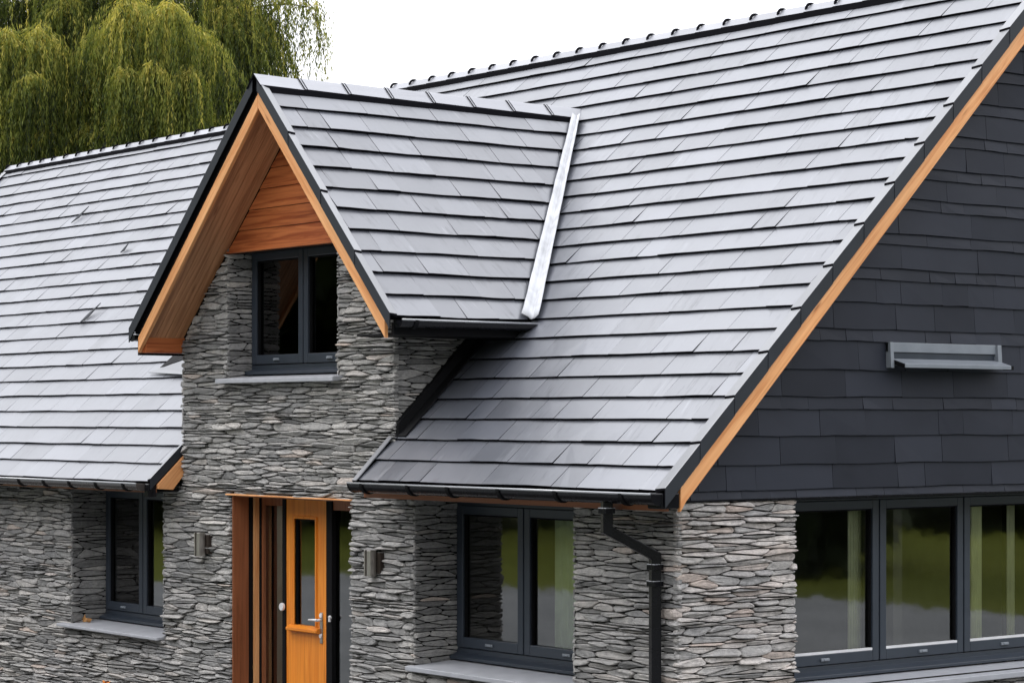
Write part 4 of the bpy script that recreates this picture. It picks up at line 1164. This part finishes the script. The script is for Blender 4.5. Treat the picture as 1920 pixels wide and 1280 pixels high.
# far wood across the lawn (seen in the window reflections): one mass
cs_, ds_, ls_, ws_, rs_ = [], [], [], [], []
for i in range(230):
    a = R(rng.uniform(-165, 62)); rad = rng.uniform(42, 52) if a < R(-25) else rng.uniform(58, 70)  # front trees set nearer to block low sky light and deepen eave shade
    c = np.array([-3 + rad*math.cos(a), rad*math.sin(a), 0]); h = rng.uniform(13, 21); n = 460
    q = nrg.normal(size=(n, 3)); q /= np.linalg.norm(q, axis=1, keepdims=True); q *= nrg.uniform(.5, 1.05, (n, 1))
    cen = c + q*np.array([4.2, 4.2, h*.52]) + np.array([0, 0, h*.5]); cen[:, 2] = np.maximum(cen[:, 2], .1)
    d = nrg.normal(size=(n, 3)); d /= np.linalg.norm(d, axis=1, keepdims=True)
    cs_.append(cen); ds_.append(d); ls_.append(nrg.uniform(.7, 1.3, n)); ws_.append(nrg.uniform(.7, 1.2, n)); rs_.append(rng.uniform(.2, .6) + .25*q[:, 2] + nrg.normal(scale=.12, size=n))
for i in range(46):
    a = R(rng.uniform(18, 47.2)) if i < 26 else R(rng.uniform(47, 66)); rad = rng.uniform(25, 30) if i < 26 else rng.uniform(43, 50)
    c = np.array([rad*math.cos(a), rad*math.sin(a) + 1.7, 0]); h = rng.uniform(3.5, 5); n = 900
    q = nrg.normal(size=(n, 3)); q /= np.linalg.norm(q, axis=1, keepdims=True); q *= nrg.uniform(.5, 1.05, (n, 1))
    cen = c + q*np.array([2.0, 2.0, h*.52]) + np.array([0, 0, h*.5]); cen[:, 2] = np.maximum(cen[:, 2], .05)
    d = nrg.normal(size=(n, 3)); d /= np.linalg.norm(d, axis=1, keepdims=True)
    cs_.append(cen); ds_.append(d); ls_.append(nrg.uniform(.4, .7, n)); ws_.append(nrg.uniform(.35, .6, n)); rs_.append(rng.uniform(.0, .25) + .2*q[:, 2] + nrg.normal(scale=.1, size=n))
wd = leafmesh('far_wood', np.concatenate(cs_), np.concatenate(ds_), np.concatenate(ls_), np.concatenate(ws_), np.concatenate(rs_), M['wood'])
tag(wd, 'dark green wood beyond the lawn, reflected in the windows', 'wood', kind='stuff')

# ------------------------------------------------------------------ ground
mb = MB(); n = 40
mb.face([(-600, -600, -.008), (600, -600, -.008), (600, 600, -.008), (-600, 600, -.008)])
tag(mb.build('lawn', M['lawn']), kind='structure')
mb = MB(); mb.face([(-24, -13, 0), (17, -13, 0), (17, 16, 0), (-24, 16, 0)])
tag(mb.build('driveway', M['paving']), kind='structure')

mb = MB(); mb.face([(-21, -2.6, .004), (2.6, -2.6, .004), (2.6, 10.5, .004), (-21, 10.5, .004)])
tag(mb.build('bounce_absorber', M['bounceground']), kind='structure')  # added unseen dark ground, keeps bounced light off walls and eaves

# ------------------------------------------------------------------ sky, sun, camera
EL, AZ = 52, 0
sd = V(-.42, -.50, 1.15).normalized()      # towards the sun
w_ = bpy.data.worlds.new('World'); scene.world = w_; w_.use_nodes = True
nt = w_.node_tree; nt.nodes.clear(); L = nt.links.new
out = nt.nodes.new('ShaderNodeOutputWorld'); bg = nt.nodes.new('ShaderNodeBackground')
sky = nt.nodes.new('ShaderNodeTexSky'); sky.sky_type = 'NISHITA'; sky.sun_disc = False
sky.sun_elevation = math.asin(sd.z); sky.sun_rotation = math.atan2(sd.x, sd.y)
sky.air_density = 1.0; sky.dust_density = 4.0; sky.ozone_density = 1.0
hs = nt.nodes.new('ShaderNodeHueSaturation'); hs.inputs['Saturation'].default_value = .18
L(sky.outputs[0], hs.inputs['Color'])
tc = nt.nodes.new('ShaderNodeTexCoord'); cn = noise(nt, tc.outputs['Generated'], 2.2, 5, .5)
cr2 = ramp(nt, [(.35, (.93, .935, .95)), (.65, (1, 1, 1))], cn)
cloud = mixc(nt, cr2.outputs[0], (25.0, 25.2, 26.2), 1.0, 'MULTIPLY')
sp = nt.nodes.new('ShaderNodeSeparateXYZ'); L(tc.outputs['Generated'], sp.inputs[0])
gr = nt.nodes.new('ShaderNodeMapRange'); gr.inputs[1].default_value = 0; gr.inputs[2].default_value = 1; gr.inputs[3].default_value = .60; gr.inputs[4].default_value = 1.08
L(sp.outputs[2], gr.inputs[0])
L(mixc(nt, mixc(nt, hs.outputs[0], cloud, .86), gr.outputs[0], 1.0, 'MULTIPLY'), bg.inputs['Color'])
bg.inputs['Strength'].default_value = .115
L(bg.outputs[0], out.inputs[0])
sun = bpy.data.lights.new('Sun', 'SUN'); sun.energy = .8; sun.angle = R(16); sun.color = (1, .97, .93)
so = bpy.data.objects.new('Sun', sun); COL.objects.link(so)
so.rotation_euler = (-sd).to_track_quat('-Z', 'Y').to_euler(); so.location = (0, -10, 20)

cam = bpy.data.cameras.new('Camera'); co = bpy.data.objects.new('Camera', cam); COL.objects.link(co); scene.camera = co
co.location = CAM
co.rotation_euler = Vector(DV).to_track_quat('-Z', 'Y').to_euler()
cam.sensor_width = 36; cam.lens = F/1920*36; cam.shift_y = (784-640)/1920; cam.clip_end = 2000
scene.view_settings.view_transform = 'Standard'; scene.view_settings.look = 'None'; scene.view_settings.exposure = 0
scene.render.engine = 'CYCLES'
scene.cycles.use_denoising = True
scene.cycles.max_bounces = 8; scene.cycles.transparent_max_bounces = 12
